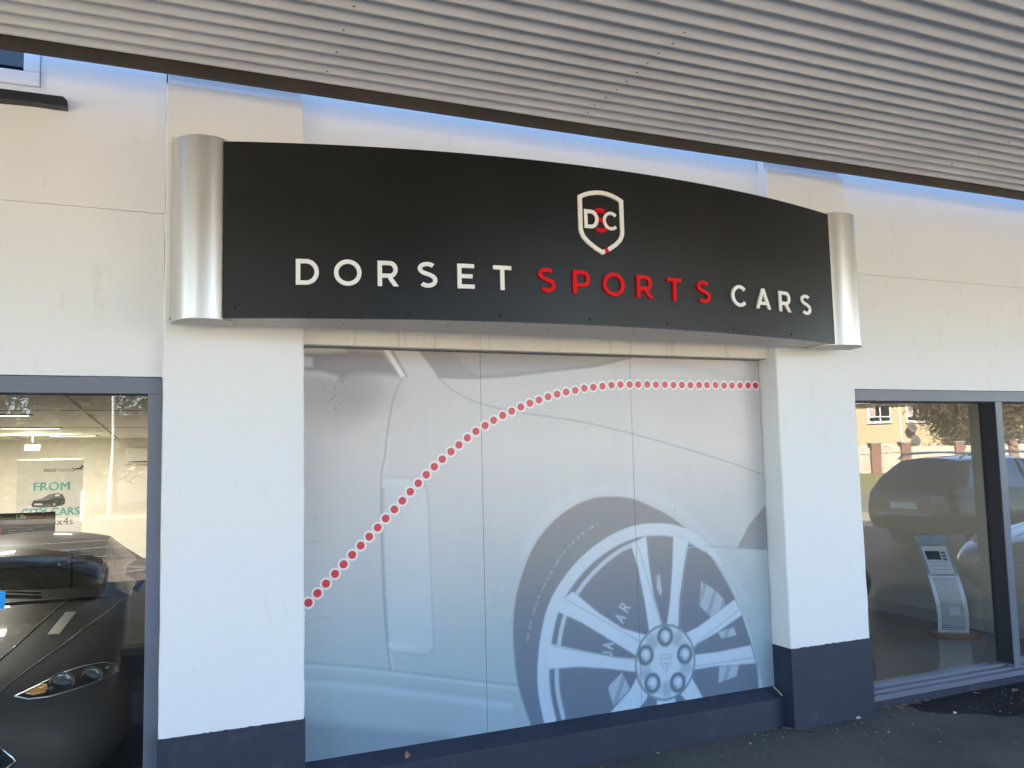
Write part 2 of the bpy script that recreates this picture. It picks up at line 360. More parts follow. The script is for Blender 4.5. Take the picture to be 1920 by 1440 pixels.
# ---- interior shell
sh = MB(); sh.box(-8.7, 7.25, 12.0, 12.2, 0, 2.2, 'in_wall'); sh.box(-8.7, -8.5, .29, 12, 0, 2.2, 'in_wall'); sh.box(7.05, 7.25, .245, 12, 0, 2.2, 'in_wall'); sh.box(.05, 4.27, .291, .31, 0, 2.2, 'in_wall')
sh.build('interior_wall', B)
box('ceiling', -8.7, 15, .27, 12.2, 2.2, 2.3, 'in_ceil', B)
gl = MB()
for x in (-4.2, -1.95, -.55, 1.6): gl.box(x-.012, x+.012, .5, 12, 2.196, 2.2, 'in_line')
for y in (4, 7.5): gl.box(-8, 3, y-.012, y+.012, 2.1965, 2.1995, 'in_line')
gl.build('ceiling_joint', B)
box('skirting', 7.03, 7.05, .25, 12, .012, .13, 'skirt', B)
box('skirting', -8.5, 7.03, 11.98, 12, .012, .13, 'skirt', B)
box('roof', -8.7, 15.2, .02, 12.4, TOP, TOP+.15, 'kerb', B)
box('added_sun_blocker', 5.0, 15.2, .05, 12.4, TOP+.15, 6.9, 'wall', B)  # unseen volume added on the roof to keep the SUV in shade
sw = MB(); sw.box(-8.7, 15.2, 12.2, 12.4, 0, TOP, 'wall'); sw.box(-8.7, -8.5, .29, 12, 2.3, TOP, 'wall'); sw.box(15, 15.2, .0, 12.2, 0, TOP, 'wall'); sw.build('outer_wall', B)
tag(box('showroom_floor', -8.5, 15, .25, 12.0, -.02, .012, 'in_floor'), kind='structure')

# ================================================================ canopy of corrugated sheet
K = empty('canopy', label='low canopy of beige corrugated metal sheet with a dark brown eaves beam over the sign', cat='canopy')
PIT, AMP, ZM = .1005, .0160, 3.5520
y0, y1 = -.210, -4.85; n = int((y0-y1)/PIT*14); vs = []; fs = []
XS = [-7.5+22.5*k/60 for k in range(61)]
for i in range(n+1):
    y = y0+(y1-y0)*i/n; ph = 2*math.pi*((y0-y)/PIT+.616+.012*math.sin(y*3.1)); z = ZM+AMP*math.sin(ph)+.0020*math.cos(2*ph)
    for k, x in enumerate(XS): vs.append((x, y, z+.0012*math.sin(x*1.7+i*.02)+.0008*math.sin(x*5.1+i*.31)))
for i in range(n):
    for k in range(60): q = i*61+k; fs.append((q, q+1, q+62, q+61))
cs = MB().add(vs, fs, 'canopy').build('corrugated_sheet', K, smooth=180)
s_ = cs.modifiers.new('t', 'SOLIDIFY'); s_.thickness = .003; s_.offset = 1
box('sky_block_deck', -7.5, 15, -4.9, -.10, 3.605, 3.66, 'beam', K)  # unseen dark layer added over the sheet; its edge limits the skylight
box('eaves_beam', -7.6, 15.1, -.207, -.187, 3.479, 3.590, 'beam', K, bevel=.003)
box('front_fascia', -7.6, 15.1, -5.02, -4.905, 3.44, 3.74, 'beam', K, bevel=.004)
for x in (-7.3, 14.8):
    MB().tube([(x, -4.7, 0), (x, -4.7, 3.55)], .06, 'beam', 12).build('post', K, smooth=40)
bolt = MB().lathe((0, 0, 0), (0, 0, -1), [(0, .0062), (.002, .0062), (.004, .004), (.005, 0)], 'rivet', 8)
bme = bolt.build('roof_bolt', K, smooth=180)
first = True
for xr, st in ((2.12, 0), (.73, 1), (4.75, 0), (6.6, 1)):
    for j in range(1, 11):
        if (j+st) % 2 and xr != 2.12: continue
        yv = y0-PIT*(j-.05+.5)
        zz = ZM-AMP-.0005
        if first: o = bme; first = False
        else: o = bme.copy(); COL.objects.link(o); o.parent = K
        o.location = (xr+rnd.uniform(-.01, .01), y0-PIT*(j+.45), zz)

# ================================================================ fascia sign
S = empty('fascia_sign', (2.07, 0, 2.35), label='long curved black fascia sign with white and red lettering between two silver end caps', cat='sign')
inv = Matrix.Translation((-2.07, 0, -2.35))
RC, YC, XC = 6.151, 5.616, 2.07; ZB, ZT = 2.352, 3.166; S0, S1 = -1.812, 1.812
def arc(s, r=RC): t = s/RC; return (XC+r*math.sin(t), YC-r*math.cos(t))
def wrap(s, z, d): x, y = arc(s, RC+d); return (x, y, z)       # d = distance proud of the face
def sbuild(mb, name, par=S, **k):
    mb.v = [tuple(inv @ Vector(p)) for p in mb.v]; return mb.build(name, par, **k)
fp = MB(); n = 96; vs = []; fs = []
for i in range(n+1):
    s = S0+(S1-S0)*i/n
    for d, z in ((-.020, ZB), (0, ZB), (0, ZT), (-.020, ZT)): vs.append(wrap(s, z, d))
for i in range(n):
    for j in range(4): a = i*4+j; b = i*4+(j+1) % 4; fs.append((a, b, b+4, a+4))
fs += [(0, 1, 2, 3), (n*4, n*4+1, n*4+2, n*4+3)]
sbuild(fp.add(vs, fs, 'sign_black'), 'face_panel', smooth=30)
us = MB(); vs = []; fs = []
for i in range(n+1):
    s = S0+(S1-S0)*i/n; x, y = arc(s, RC-.0025)
    vs += [(x, y, ZB+.002), (x, -.085, ZB+.002), (x, -.085, ZB+.006), (x, y, ZB+.006)]
for i in range(n):
    for j in range(4): a = i*4+j; b = i*4+(j+1) % 4; fs.append((a, b, b+4, a+4))
fs += [(0, 1, 2, 3), (n*4, n*4+1, n*4+2, n*4+3)]
sbuild(us.add(vs, fs, 'sign_under'), 'underside')
sbuild(MB().box(.33, 3.82, -.02, -.002, 2.371, 3.13, 'cream').box(.33, 3.82, -.085, -.02, 2.40, 3.13, 'cream').box(.066, .12, -.09, -.002, 2.377, 3.225, 'cream').box(4.10, 4.165, -.09, -.002, 2.372, 3.2, 'cream'), 'backing_frame')
us = MB(); vs = []; fs = []
for i in range(n+1):
    s = S0+(S1-S0)*i/n; x, y = arc(s, RC-.021)
    vs += [(x, y, ZT-.012), (x, -.02, ZT-.012), (x, -.02, ZT-.008), (x, y, ZT-.008)]
for i in range(n):
    for j in range(4): a = i*4+j; b = i*4+(j+1) % 4; fs.append((a, b, b+4, a+4))
fs += [(0, 1, 2, 3), (n*4, n*4+1, n*4+2, n*4+3)]
sbuild(us.add(vs, fs, 'cream'), 'top_cover')
# silver half-oval end caps
def endcap(x0, x1, ya, yb):
    cx, rx, ry = (x0+x1)/2, (x1-x0)/2, yb-ya; pl = []
    for k in range(41):
        t = math.pi*k/40; c_, s_2 = math.cos(t), math.sin(t)
        pl.append((cx-rx*math.copysign(abs(c_)**.85, c_), yb-ry*s_2**.85))
    vs = [(x, y, z) for z in (2.347, 3.176) for x, y in pl]; N_ = len(pl)
    fs = [(k, k+1, N_+k+1, N_+k) for k in range(N_-1)]
    mb = MB().add(vs, fs, 'silver'); mb.add([(x0, yb, 2.347), (x1, yb, 2.347), (x1, yb, 3.176), (x0, yb, 3.176)], [(0, 1, 2, 3)], 'silver')
    o = sbuild(mb, 'end_cap', smooth=60)
    sbuild(MB().prism([(x, y, 2.3438) for x, y in pl], (0, 0, .003), 'sign_under'), 'cap_lid', o); sbuild(MB().prism([(x, y, 3.1765) for x, y in pl], (0, 0, .003), 'silver'), 'cap_lid', o)
    sw = MB().lathe(((x0+x1)/2+.06, -.13, 2.3438), (0, 0, -1), [(0, .007), (.003, .006), (.004, 0)], 'alu', 10); sbuild(sw, 'screw', o, smooth=60)
endcap(.072, .340, -.290, -.090)
endcap(3.800, 4.142, -.300, -.090)
# screws along the sign
for s, z in [(-.987,2.378),(-.547,2.379),(-.07,2.378),(.398,2.378),(.863,2.378),(1.352,2.378),(-1.435,2.378),(-1.76,2.40),(-1.002,3.152),(-.521,3.152),(-.042,3.152),(.416,3.152),(.87,3.152),(1.33,3.152)]:
    p = Vector(wrap(s, z, 0)); q = Vector(wrap(s, z, 1))-p
    sbuild(MB().lathe(p, q, [(0, .0072), (.002, .0072), (.004, .004), (.0045, 0)], 'screw', 10), 'screw', smooth=60)
for s, o_ in [(-1.5,.02),(-1.2,.03),(-1.25,.17),(-.62,.03),(-.75,.16),(-.4,.03),(-.2,.2),(.05,.03),(.3,.18),(.55,.03),(.75,.12),(1.0,.03),(1.15,.1),(1.5,.03)]:
    x, y = arc(s); sbuild(MB().lathe((x, y+o_, ZB+.002), (0, 0, -1), [(0, .005), (.002, .005), (.003, 0)], 'screw', 8), 'screw', smooth=60)

# ---- lettering: outlines in unit height, stroke .155
def arcpts(cx, cz, rx, rz, a0, a1, n=18): return [(cx+rx*math.cos(R(a0+(a1-a0)*k/n)), cz+rz*math.sin(R(a0+(a1-a0)*k/n))) for k in range(n+1)]
T_ = .165
def stroke(path, t=T_):
    P = [Vector((x, z, 0)) for x, z in path]; l = []; r = []
    for i, p in enumerate(P):
        d = (P[min(i+1, len(P)-1)]-P[max(i-1, 0)]).normalized(); nn = Vector((-d.y, d.x, 0))*t/2; l.append(p+nn); r.append(p-nn)
    return [(p.x, p.y) for p in l+r[::-1]]
def glyph(ch):
    t = T_; h = t/2
    if ch == 'D':
        return [([(0,0)]+arcpts(.38,.5,.47,.5,-90,90)+[(0,1)], [[(t,t)]+arcpts(.38,.5,.47-t,.5-t,-90,90)+[(t,1-t)]])], .85
    if ch == 'O': return [(arcpts(.52,.5,.52,.515,0,360,40)[:-1], [arcpts(.52,.5,.52-t,.515-t,0,360,40)[:-1]])], 1.04
    if ch == 'R':
        return [([(0,0),(t,0),(t,.33),(.375,.33),(.60,0),(.80,0),(.545,.365)]+arcpts(.46,.665,.30,.335,-70,90,16)+[(0,1)], [[(t,.33+t)]+arcpts(.46,.665,.30-t,.335-t,-90,90,14)+[(t,1-t)]])], .80
    if ch == 'P':
        return [([(0,0),(t,0),(t,.30)]+arcpts(.46,.65,.32,.35,-90,90)+[(0,1)], [[(t,.30+t)]+arcpts(.46,.65,.32-t,.35-t,-90,90)+[(t,1-t)]])], .78
    if ch == 'E': return [([(0,0),(.70,0),(.70,t),(t,t),(t,.5-h),(.62,.5-h),(.62,.5+h),(t,.5+h),(t,1-t),(.69,1-t),(.69,1),(0,1)], [])], .70
    if ch == 'T': return [([(.37-h,0),(.37+h,0),(.37+h,1-t),(.74,1-t),(.74,1),(0,1),(0,1-t),(.37-h,1-t)], [])], .74
    if ch == 'C': return [(stroke(arcpts(.50,.5,.50-h,.515-h,43,317,36)), [])], .88
    if ch == 'A': return [([(0,0),(.18,0),(.27,.205),(.71,.205),(.80,0),(.98,0),(.575,1),(.405,1)], [[(.335,.355),(.49,.74),(.645,.355)]])], .98
    if ch == 'S':
        p = arcpts(.36,.745,.285,.185,38,180,14)+[(.10,.68),(.16,.615),(.25,.565),(.38,.525),(.50,.48),(.60,.42),(.655,.35)]+arcpts(.375,.27,.285,.20,0,-142,14)
        return [(stroke(p), [])], .74
for ch, s0, s1, rcol in [('D',-1.494,-1.392,0),('O',-1.325,-1.201,0),('R',-1.128,-1.031,0),('S',-.942,-.851,0),('E',-.754,-.671,0),('T',-.578,-.487,0),('S',-.348,-.258,1),('P',-.162,-.067,1),('O',.006,.133,1),('R',.206,.306,1),('T',.399,.493,1),('S',.598,.692,1),('C',.850,.962,0),('A',1.043,1.167,0),('R',1.243,1.352,0),('S',1.450,1.549,0)]:
    G, wd = glyph(ch); k = (s1-s0)/wd; z0, H = 2.5035, .1185; mb = MB()
    for outer, holes in G:
        loops = [outer]+holes
        tri = tessellate_polygon([[Vector((x, z, 0)) for x, z in l] for l in loops]); allp = [p for l in loops for p in l]; N_ = len(allp)
        vs = [wrap(s0+x*k, z0+z*H, .010) for x, z in allp]+[wrap(s0+x*k, z0+z*H, .0005) for x, z in allp]
        fs = [tuple(t) for t in tri]; q = 0
        for l in loops:
            c = len(l); fs += [(q+i, q+(i+1) % c, N_+q+(i+1) % c, N_+q+i) for i in range(c)]; q += c
        mb.add(vs, fs, 'let_red' if rcol else 'let_white')
    sbuild(mb, 'letter')
# ---- shield emblem
def flat(mb, loops, m, d0, d1):
    tri = tessellate_polygon([[Vector((x, z, 0)) for x, z in l] for l in loops]); allp = [p for l in loops for p in l]; N_ = len(allp)
    vs = [wrap(x, z, d1) for x, z in allp]+[wrap(x, z, d0) for x, z in allp]; fs = [tuple(t) for t in tri]; q = 0
    for l in loops:
        c = len(l); fs += [(q+i, q+(i+1) % c, N_+q+(i+1) % c, N_+q+i) for i in range(c)]; q += c
    mb.add(vs, fs, m)
def shieldline(o):   # half-shield outline, o = inset
    cx = .011; w_ = .131-o; pts = []
    for k in range(9): t = k/8; pts.append((cx-w_+2*w_*t, 3.007-o*.8+.036*(1-(2*t-1)**2)))
    side = [(cx+w_, 2.835), (cx+w_*.97, 2.815), (cx+w_*.88, 2.79), (cx+w_*.66, 2.762), (cx+w_*.33, 2.733)]
    pts += side+[(cx, 2.711+o*1.15)]+[(2*cx-x, z) for x, z in reversed(side)]
    return pts
E_ = empty('emblem', (0, 0, 0)); E_.parent = S
# the ring of the shield, white, with a short red piece right of the point
o_ = shieldline(0)
def inset(P, d):
    o = []; n = len(P)
    for k in range(n):
        a, b, c = Vector(P[k-1]), Vector(P[k]), Vector(P[(k+1) % n]); u = (b-a).normalized(); v = (c-b).normalized()
        nu = Vector((u.y, -u.x)); nv = Vector((v.y, -v.x)); m_ = (nu+nv).normalized(); o.append(tuple(b+m_*d/max(.35, m_.dot(nu))))
    return o
i_ = inset(o_, .0215); N_ = len(o_); tipk = 14
ring = MB(); redp = MB()
def lerp2(a, b, t): return (a[0]+(b[0]-a[0])*t, a[1]+(b[1]-a[1])*t)
for k in range(N_):
    k2 = (k+1) % N_
    if k == tipk-1:
        for t0, t1, tgt, m in ((0, .12, ring, 'let_white'), (.12, .66, redp, 'let_red'), (.66, 1, ring, 'let_white')):
            flat(tgt, [[lerp2(o_[k], o_[k2], t0), lerp2(o_[k], o_[k2], t1), lerp2(i_[k], i_[k2], t1), lerp2(i_[k], i_[k2], t0)]], m, .0005, .010)
    else: flat(ring, [[o_[k], o_[k2], i_[k2], i_[k]]], 'let_white', .0005, .010)
sbuild(ring, 'shield_outline', E_); sbuild(redp, 'red_shield_mark', E_)
def emb(ch, s0, wd_, z0, H, m, d0, d1, t):
    global T_; T_ = t; G, wd = glyph(ch); T_ = .165; mb = MB(); k = wd_/wd
    for outer, holes in G: flat(mb, [[(s0+x*k, z0+z*H) for x, z in l] for l in [outer]+holes], m, d0, d1)
    sbuild(mb, 'emblem_letter', E_)
emb('S', -.034, .084, 2.829, .122, 'let_red', .0005, .004, .20)
emb('D', -.088, .082, 2.842, .097, 'let_white', .0045, .0085, .20)
emb('C', .018, .085, 2.842, .097, 'let_white', .0045, .0085, .20)

DOTS=[(0.730,1.001),(0.775,1.044),(0.818,1.088),(0.864,1.133),(0.908,1.178),(0.952,1.223),(0.997,1.267),(1.042,1.310),(1.087,1.354),(1.130,1.399),(1.177,1.444),(1.221,1.487),(1.265,1.533),(1.310,1.576),(1.355,1.620),(1.401,1.662),(1.447,1.701),(1.497,1.741),(1.544,1.777),(1.594,1.815),(1.645,1.850),(1.700,1.882),(1.752,1.911),(1.807,1.938),(1.863,1.962),(1.920,1.986),(1.977,2.008),(2.035,2.026),(2.093,2.045),(2.152,2.061),(2.211,2.074),(2.271,2.084),(2.331,2.097),(2.392,2.104),(2.454,2.111),(2.516,2.118),(2.578,2.122),(2.642,2.123),(2.701,2.124),(2.766,2.125),(2.827,2.125),(2.893,2.126),(2.955,2.124),(3.018,2.125),(3.081,2.125),(3.146,2.126),(3.206,2.127),(3.272,2.128),(3.338,2.125),(3.400,2.126),(3.463,2.127),(3.527,2.128),(3.587,2.128)]
WINDOW=[(0.698,2.293),(1.125,2.281),(1.229,2.148),(1.115,2.158),(1.052,2.159),(0.958,2.152),(0.902,2.126),(0.792,2.157),(0.698,2.156)]
CHROME=[(1.128,2.292),(1.154,2.293),(1.244,2.154),(1.226,2.137)]
SCREEN=[(1.314,2.298),(1.377,2.221),(1.433,2.143),(1.551,2.139),(1.677,2.141),(1.871,2.156),(2.142,2.191),(2.425,2.225),(2.667,2.283),(2.670,2.354)]
SCREEN2=[(1.507,2.304),(1.583,2.216),(1.661,2.164),(1.872,2.180),(2.143,2.213),(2.426,2.245),(2.667,2.296),(2.670,2.354)]
DOORLINE=[(1.229,2.137),(1.202,2.085),(1.178,2.022),(1.159,1.936),(1.141,1.823),(1.128,1.711),(1.110,1.622),(1.107,1.375),(1.115,1.029),(1.132,0.759),(1.148,0.625)]
BONNET=[(1.433,2.143),(1.518,2.076),(1.611,2.030),(1.690,2.001),(1.866,1.962),(2.134,1.925),(2.342,1.893),(2.629,1.831),(3.006,1.735),(3.405,1.623),(3.654,1.538)]
SHADE=[(2.685,2.270),(2.914,2.249),(3.230,2.195),(3.625,2.111),(3.628,2.157),(3.233,2.236),(2.915,2.276)]
VENT=[(1.113,1.619),(1.196,1.611),(1.290,1.600),(1.340,1.578),(1.360,1.521),(1.367,1.421),(1.372,1.167),(1.380,0.888),(1.383,0.749),(1.374,0.695),(1.329,0.678),(1.228,0.697),(1.157,0.713),(1.135,0.762),(1.123,0.993),(1.112,1.323)]
VENTTOP=[(1.116,1.616),(1.287,1.597),(1.295,1.551),(1.115,1.569)]
VENTLOW=[(1.138,0.759),(1.286,0.726),(1.286,0.713),(1.143,0.739)]
SILL1=[(0.695,0.713),(0.921,0.671),(1.142,0.623),(1.490,0.541),(1.866,0.454)]
SILL2=[(0.695,0.612),(0.893,0.577),(1.057,0.540),(1.488,0.433),(1.809,0.354)]
SILLDARK=[(0.695,0.430),(0.892,0.389),(1.223,0.307),(1.484,0.244),(1.483,0.187),(1.053,0.149),(0.695,0.156)]
ARCH=[(1.841,0.738),(1.851,0.858),(1.876,0.975),(1.957,1.165),(2.067,1.301),(2.209,1.400),(2.358,1.451),(2.494,1.458),(2.635,1.440),(2.774,1.383),(2.904,1.317),(3.024,1.227),(3.167,1.085),(3.345,0.801),(3.438,0.574),(3.503,0.358),(3.504,0.232),(3.496,0.103),(2.622,-0.047),(1.977,0.055),(1.934,0.232),(1.901,0.327),(1.863,0.461),(1.847,0.599)]
LIP=[(1.928,1.188),(2.021,1.316),(2.152,1.420),(2.310,1.484),(2.459,1.500),(2.633,1.484),(2.818,1.426),(2.986,1.329),(3.156,1.190),(3.307,1.000),(3.437,0.761)]
RIM=[(2.051,0.244),(2.023,0.394),(2.021,0.533),(2.049,0.716),(2.108,0.879),(2.221,1.021),(2.356,1.129),(2.509,1.206),(2.649,1.244),(2.768,1.250),(2.901,1.237),(3.022,1.198),(3.156,1.115)]
RIM2=[(2.134,0.246),(2.105,0.384),(2.103,0.524),(2.128,0.685),(2.177,0.828),(2.281,0.959),(2.407,1.065),(2.535,1.139),(2.646,1.176)]
DISC1=[(3.102,0.918),(3.207,0.853),(3.267,0.791),(3.272,0.754),(3.160,0.698),(3.076,0.777)]
DISC2=[(3.206,0.606),(3.329,0.620),(3.345,0.571),(3.235,0.562)]
DISC3=[(2.424,0.375),(2.523,0.444),(2.570,0.346),(2.459,0.260)]
DISC4=[(3.207,0.402),(3.355,0.397),(3.337,0.325),(3.195,0.302)]
DISC5=[(2.774,0.979),(2.804,0.987),(2.817,0.886),(2.804,0.857),(2.782,0.898)]
SPOKES=[[(2.611,1.175),(2.719,1.214),(2.734,1.022),(2.756,0.861),(2.808,0.682),(2.818,0.651),(2.717,0.651),(2.695,0.826),(2.657,1.028)],
 [(2.912,1.208),(3.021,1.165),(2.976,1.005),(2.936,0.825),(2.917,0.621),(2.837,0.664),(2.872,0.831),(2.897,1.031)],
 [(3.345,0.789),(3.398,0.691),(3.206,0.606),(3.052,0.551),(2.974,0.489),(2.937,0.609),(3.069,0.651),(3.199,0.715)],
 [(3.452,0.498),(3.485,0.385),(3.194,0.404),(2.995,0.402),(2.987,0.488),(3.199,0.484)],
 [(2.123,0.877),(2.217,0.931),(2.378,0.797),(2.533,0.694),(2.693,0.639),(2.713,0.548),(2.618,0.530),(2.429,0.652),(2.266,0.755),(2.116,0.830)],
 [(2.057,0.658),(2.260,0.598),(2.481,0.535),(2.652,0.506),(2.649,0.429),(2.422,0.480),(2.235,0.511),(2.048,0.521)],
 [(2.631,0.421),(2.702,0.315),(2.677,0.270),(2.569,0.178),(2.400,0.202),(2.493,0.275),(2.576,0.341)],
 [(2.761,0.317),(2.868,0.303),(2.887,0.202),(2.744,0.193)],
 [(2.982,0.389),(3.078,0.226),(2.961,0.222),(2.892,0.300)]]
HUB=[(2.816,0.468),(3.015,0.445),(2.825,0.665)]
NUTS=[(2.826,0.617),(2.686,0.524),(2.959,0.499),(2.725,0.359),(2.902,0.341)]
TYRE=[(2.392,1.307),(2.283,1.249),(2.204,1.186),(2.136,1.114),(2.069,1.024),(2.002,0.916),(1.956,0.799),(1.922,0.673)]
TRI=[(3.382,1.101),(3.478,1.235),(3.666,1.398),(3.667,1.069)]
TRIL=[(3.137,1.132),(3.382,1.101)]
LET=[(2.549,0.815),(2.526,0.763),(2.487,0.699),(2.451,0.645),(2.432,0.589)]

# ================================================================ printed mural of a car wing and wheel, three boards
PX0, PX1, PZ0, PZ1, PY = .688, 3.622, .231, 2.289, .165
ST = .0042
gx = np.arange(PX0, PX1+ST*.5, ST); gz = np.arange(PZ0, PZ1+ST*.5, ST); gx[-1] = PX1; gz[-1] = PZ1
GX, GZ = np.meshgrid(gx, gz)
def smooth(P, closed=True, n=6):
    P = [np.array(p) for p in P]; o = []; N_ = len(P)
    for i in range(N_ if closed else N_-1):
        p0 = P[(i-1) % N_] if closed or i > 0 else P[i]; p1 = P[i]; p2 = P[(i+1) % N_]; p3 = P[(i+2) % N_] if closed or i+2 < N_ else p2
        for k in range(n):
            t = k/n; o.append(.5*((2*p1)+(-p0+p2)*t+(2*p0-5*p1+4*p2-p3)*t*t+(-p0+3*p1-3*p2+p3)*t**3))
    if not closed: o.append(P[-1])
    return o
def segdist(P, closed):
    D = np.full(GX.shape, 9.)
    for i in range(len(P) if closed else len(P)-1):
        a, b = P[i], P[(i+1) % len(P)]; dx, dz = b[0]-a[0], b[1]-a[1]; L2 = dx*dx+dz*dz+1e-12
        t = np.clip(((GX-a[0])*dx+(GZ-a[1])*dz)/L2, 0, 1); D = np.minimum(D, np.hypot(GX-a[0]-t*dx, GZ-a[1]-t*dz))
    return D
def inside(P):
    c = np.zeros(GX.shape, bool)
    for i in range(len(P)):
        x1, z1 = P[i]; x2, z2 = P[i-1]
        if z1 == z2: continue
        c ^= ((z1 > GZ) != (z2 > GZ)) & (GX < (x2-x1)*(GZ-z1)/(z2-z1)+x1)
    return c
def fill(P, soft=.006, sm=False, n=6):
    if sm: P = smooth(P, True, n)
    d = segdist(P, True); s_ = np.where(inside(P), d, -d); return np.clip(s_/soft+.5, 0, 1)
def line(P, wd, soft=.006, sm=True, n=5):
    if sm: P = smooth(P, False, n)
    return np.clip((wd/2-segdist(P, False))/soft+.5, 0, 1)
def ell(c, rx, rz, soft=.008): return np.clip((1-np.hypot((GX-c[0])/rx, (GZ-c[1])/rz))*min(rx, rz)/soft+.5, 0, 1)
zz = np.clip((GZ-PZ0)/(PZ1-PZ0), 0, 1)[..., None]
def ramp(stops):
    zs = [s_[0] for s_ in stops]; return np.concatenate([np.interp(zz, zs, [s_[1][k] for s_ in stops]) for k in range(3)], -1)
# board colours from foot to top: print inks with gloss glare mixed in
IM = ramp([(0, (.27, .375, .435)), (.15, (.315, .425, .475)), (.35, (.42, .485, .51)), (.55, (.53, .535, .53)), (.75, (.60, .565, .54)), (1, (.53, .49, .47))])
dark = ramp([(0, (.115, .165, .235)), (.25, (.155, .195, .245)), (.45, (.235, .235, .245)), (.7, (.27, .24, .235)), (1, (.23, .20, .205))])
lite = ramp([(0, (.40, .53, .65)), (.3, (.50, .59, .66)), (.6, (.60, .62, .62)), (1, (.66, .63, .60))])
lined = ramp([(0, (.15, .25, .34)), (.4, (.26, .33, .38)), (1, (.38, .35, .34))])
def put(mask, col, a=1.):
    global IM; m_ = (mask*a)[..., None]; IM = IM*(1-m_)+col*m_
put(np.clip((1.15-GX)/.5, 0, 1)*np.clip((GZ-.9)/1.2, 0, 1), dark, .25)
put(fill(WINDOW, .04), dark, .95)
put(ell((.88, 2.07), .19, .19, .14), dark, .36); put(ell((1.02, 2.06), .17, .11, .11), dark, .35)
put(fill([(.66,2.29),(.90,2.30),(.93,2.275),(.80,2.262),(.66,2.262)], .02), lite, .7)
put(fill([(.66,2.245),(.755,2.24),(.755,2.19),(.66,2.185)], .02), lite, .55); put(fill([(.66,2.175),(.80,2.165),(.885,2.145),(.88,2.12),(.78,2.14),(.66,2.15)], .025), lite, .5)
put(fill(SCREEN, .012), dark, .80); put(fill(SCREEN2, .02), lite, .14)
put(fill([(1.16,2.30),(1.175,2.30),(1.262,2.148),(1.252,2.143)], .008), dark, .7); put(fill(CHROME, .008), lite*1.1, .98)
put(fill(SHADE, .06), dark, .2)
put(line(DOORLINE, .010, .008), lined, .85); put(line([(x+.012, z) for x, z in DOORLINE[4:]], .008, .01), lite, .6)
put(line(BONNET, .010, .009), lined, .75)
put(fill(VENT, .02, True), lite, .38); put(line(VENT+VENT[:1], .010, .012), lined, .45); put(fill(VENTTOP, .018), lite, .6); put(fill(VENTLOW, .014), lite, .8)
put(line([(1.118,1.55),(1.113,1.37),(1.12,1.05),(1.136,.77)], .018, .015), lined, .5)
put(line(SILL1, .010, .012), lined, .55); put(line([(x, z-.018) for x, z in SILL1], .016, .014), lite, .45)
put(line(SILL2, .038, .03), lite, .42); put(line([(x, z+.03) for x, z in SILL2], .02, .03), lined, .25)
put(fill(SILLDARK, .05), dark, .48)
put(line(LIP, .055, .05), lite, .40)
put(fill(ARCH, .012, True), dark)
# shading between tyre and arch
CW = (2.822, .468)
RR = np.hypot(GX-CW[0], GZ-CW[1]); TH = np.degrees(np.arctan2(GZ-CW[1], GX-CW[0]))
arch = fill(ARCH, .012, True)
put(arch*np.clip(1-np.abs(RR-.985)/.05, 0, 1), lined*.75, .35)
put(line([p for p in TYRE], .012, .012)*(np.sin(TH*2.1+2*np.sin(TH*.7)+np.sin(TH*5.3)) > -.1), lite, .35)
put(arch*np.clip((RR-.80)/.08, 0, 1)*np.clip((.93-RR)/.08, 0, 1), lined, .10)
for k in (1, 2, 3, 4, 5):
    d_ = {1: DISC1, 2: DISC2, 3: DISC3, 4: DISC4, 5: DISC5}[k]; st = .5+.5*np.sign(np.sin((GX*.78+GZ*-.35)*85)+.45)
    put(fill(d_, .010)*(.55+.45*st), lite, .68)
# the rim: outer light band, thin dark groove, inner light band
put(line(RIM[:-1], .075, .010, n=8), lite); put(fill([(2.99,1.245),(3.10,1.195),(3.21,1.10),(3.27,1.01),(3.25,1.005),(3.15,1.09),(3.0,1.165)], .010), lite); put(line([(x+(CW[0]-x)*.048, z+(CW[1]-z)*.048) for x, z in RIM], .008, .008), lined, .8)
put(line(RIM2, .026, .010, n=8), lite, .85); put(line([(x+(CW[0]-x)*.03, z+(CW[1]-z)*.03) for x, z in RIM2], .010, .01), lined*.8, .6)
put(line([(3.156,1.115),(3.235,1.03),(3.30,.93),(3.36,.80),(3.43,.62),(3.49,.40),(3.505,.23)], .016, .014), lite, .55)
put(fill([(3.505,.36),(3.53,.23),(3.50,.22)], .012), lite, .8)
for s_ in SPOKES:
    c_ = np.mean(s_, 0); put(fill([(x+.010, z-.006) for x, z in s_], .02), lined*.9, .55); put(fill(s_, .010), lite*1.04)
for a, b in (((2.665,1.15),(2.80,.68)), ((3.00,1.13),(2.93,.66)), ((3.37,.72),(2.98,.52)), ((2.16,.90),(2.66,.60)), ((2.08,.64),(2.66,.49)), ((3.46,.42),(3.0,.42))):
    put(line([a, ((a[0]+b[0])/2, (a[1]+b[1])/2), b], .007, .010), lined, .55)
put(ell(CW, .212, .222, .008), lined*.85); put(ell(CW, .200, .208, .010), lite); put(ell(CW, .180, .188, .02), lined, .28); put(ell(CW, .118, .124, .02), lite*1.04)
for nx, nz in NUTS:
    put(ell((nx, nz), .056, .060, .012), lined*.55, .95); put(ell((nx, nz), .034, .037, .012), lite*.85); put(ell((nx+.004, nz+.004), .018, .02, .008), lite*1.08); put(line([(nx-.03, nz-.012), (nx-.012, nz-.03)], .012, .01), lined*.6, .7)
for k in range(5):
    t = R(90+36+72*k); put(line([(CW[0]+.125*math.cos(t), CW[1]+.13*math.sin(t)), (CW[0]+.185*math.cos(t), CW[1]+.19*math.sin(t))], .05, .02, False), lined, .35)
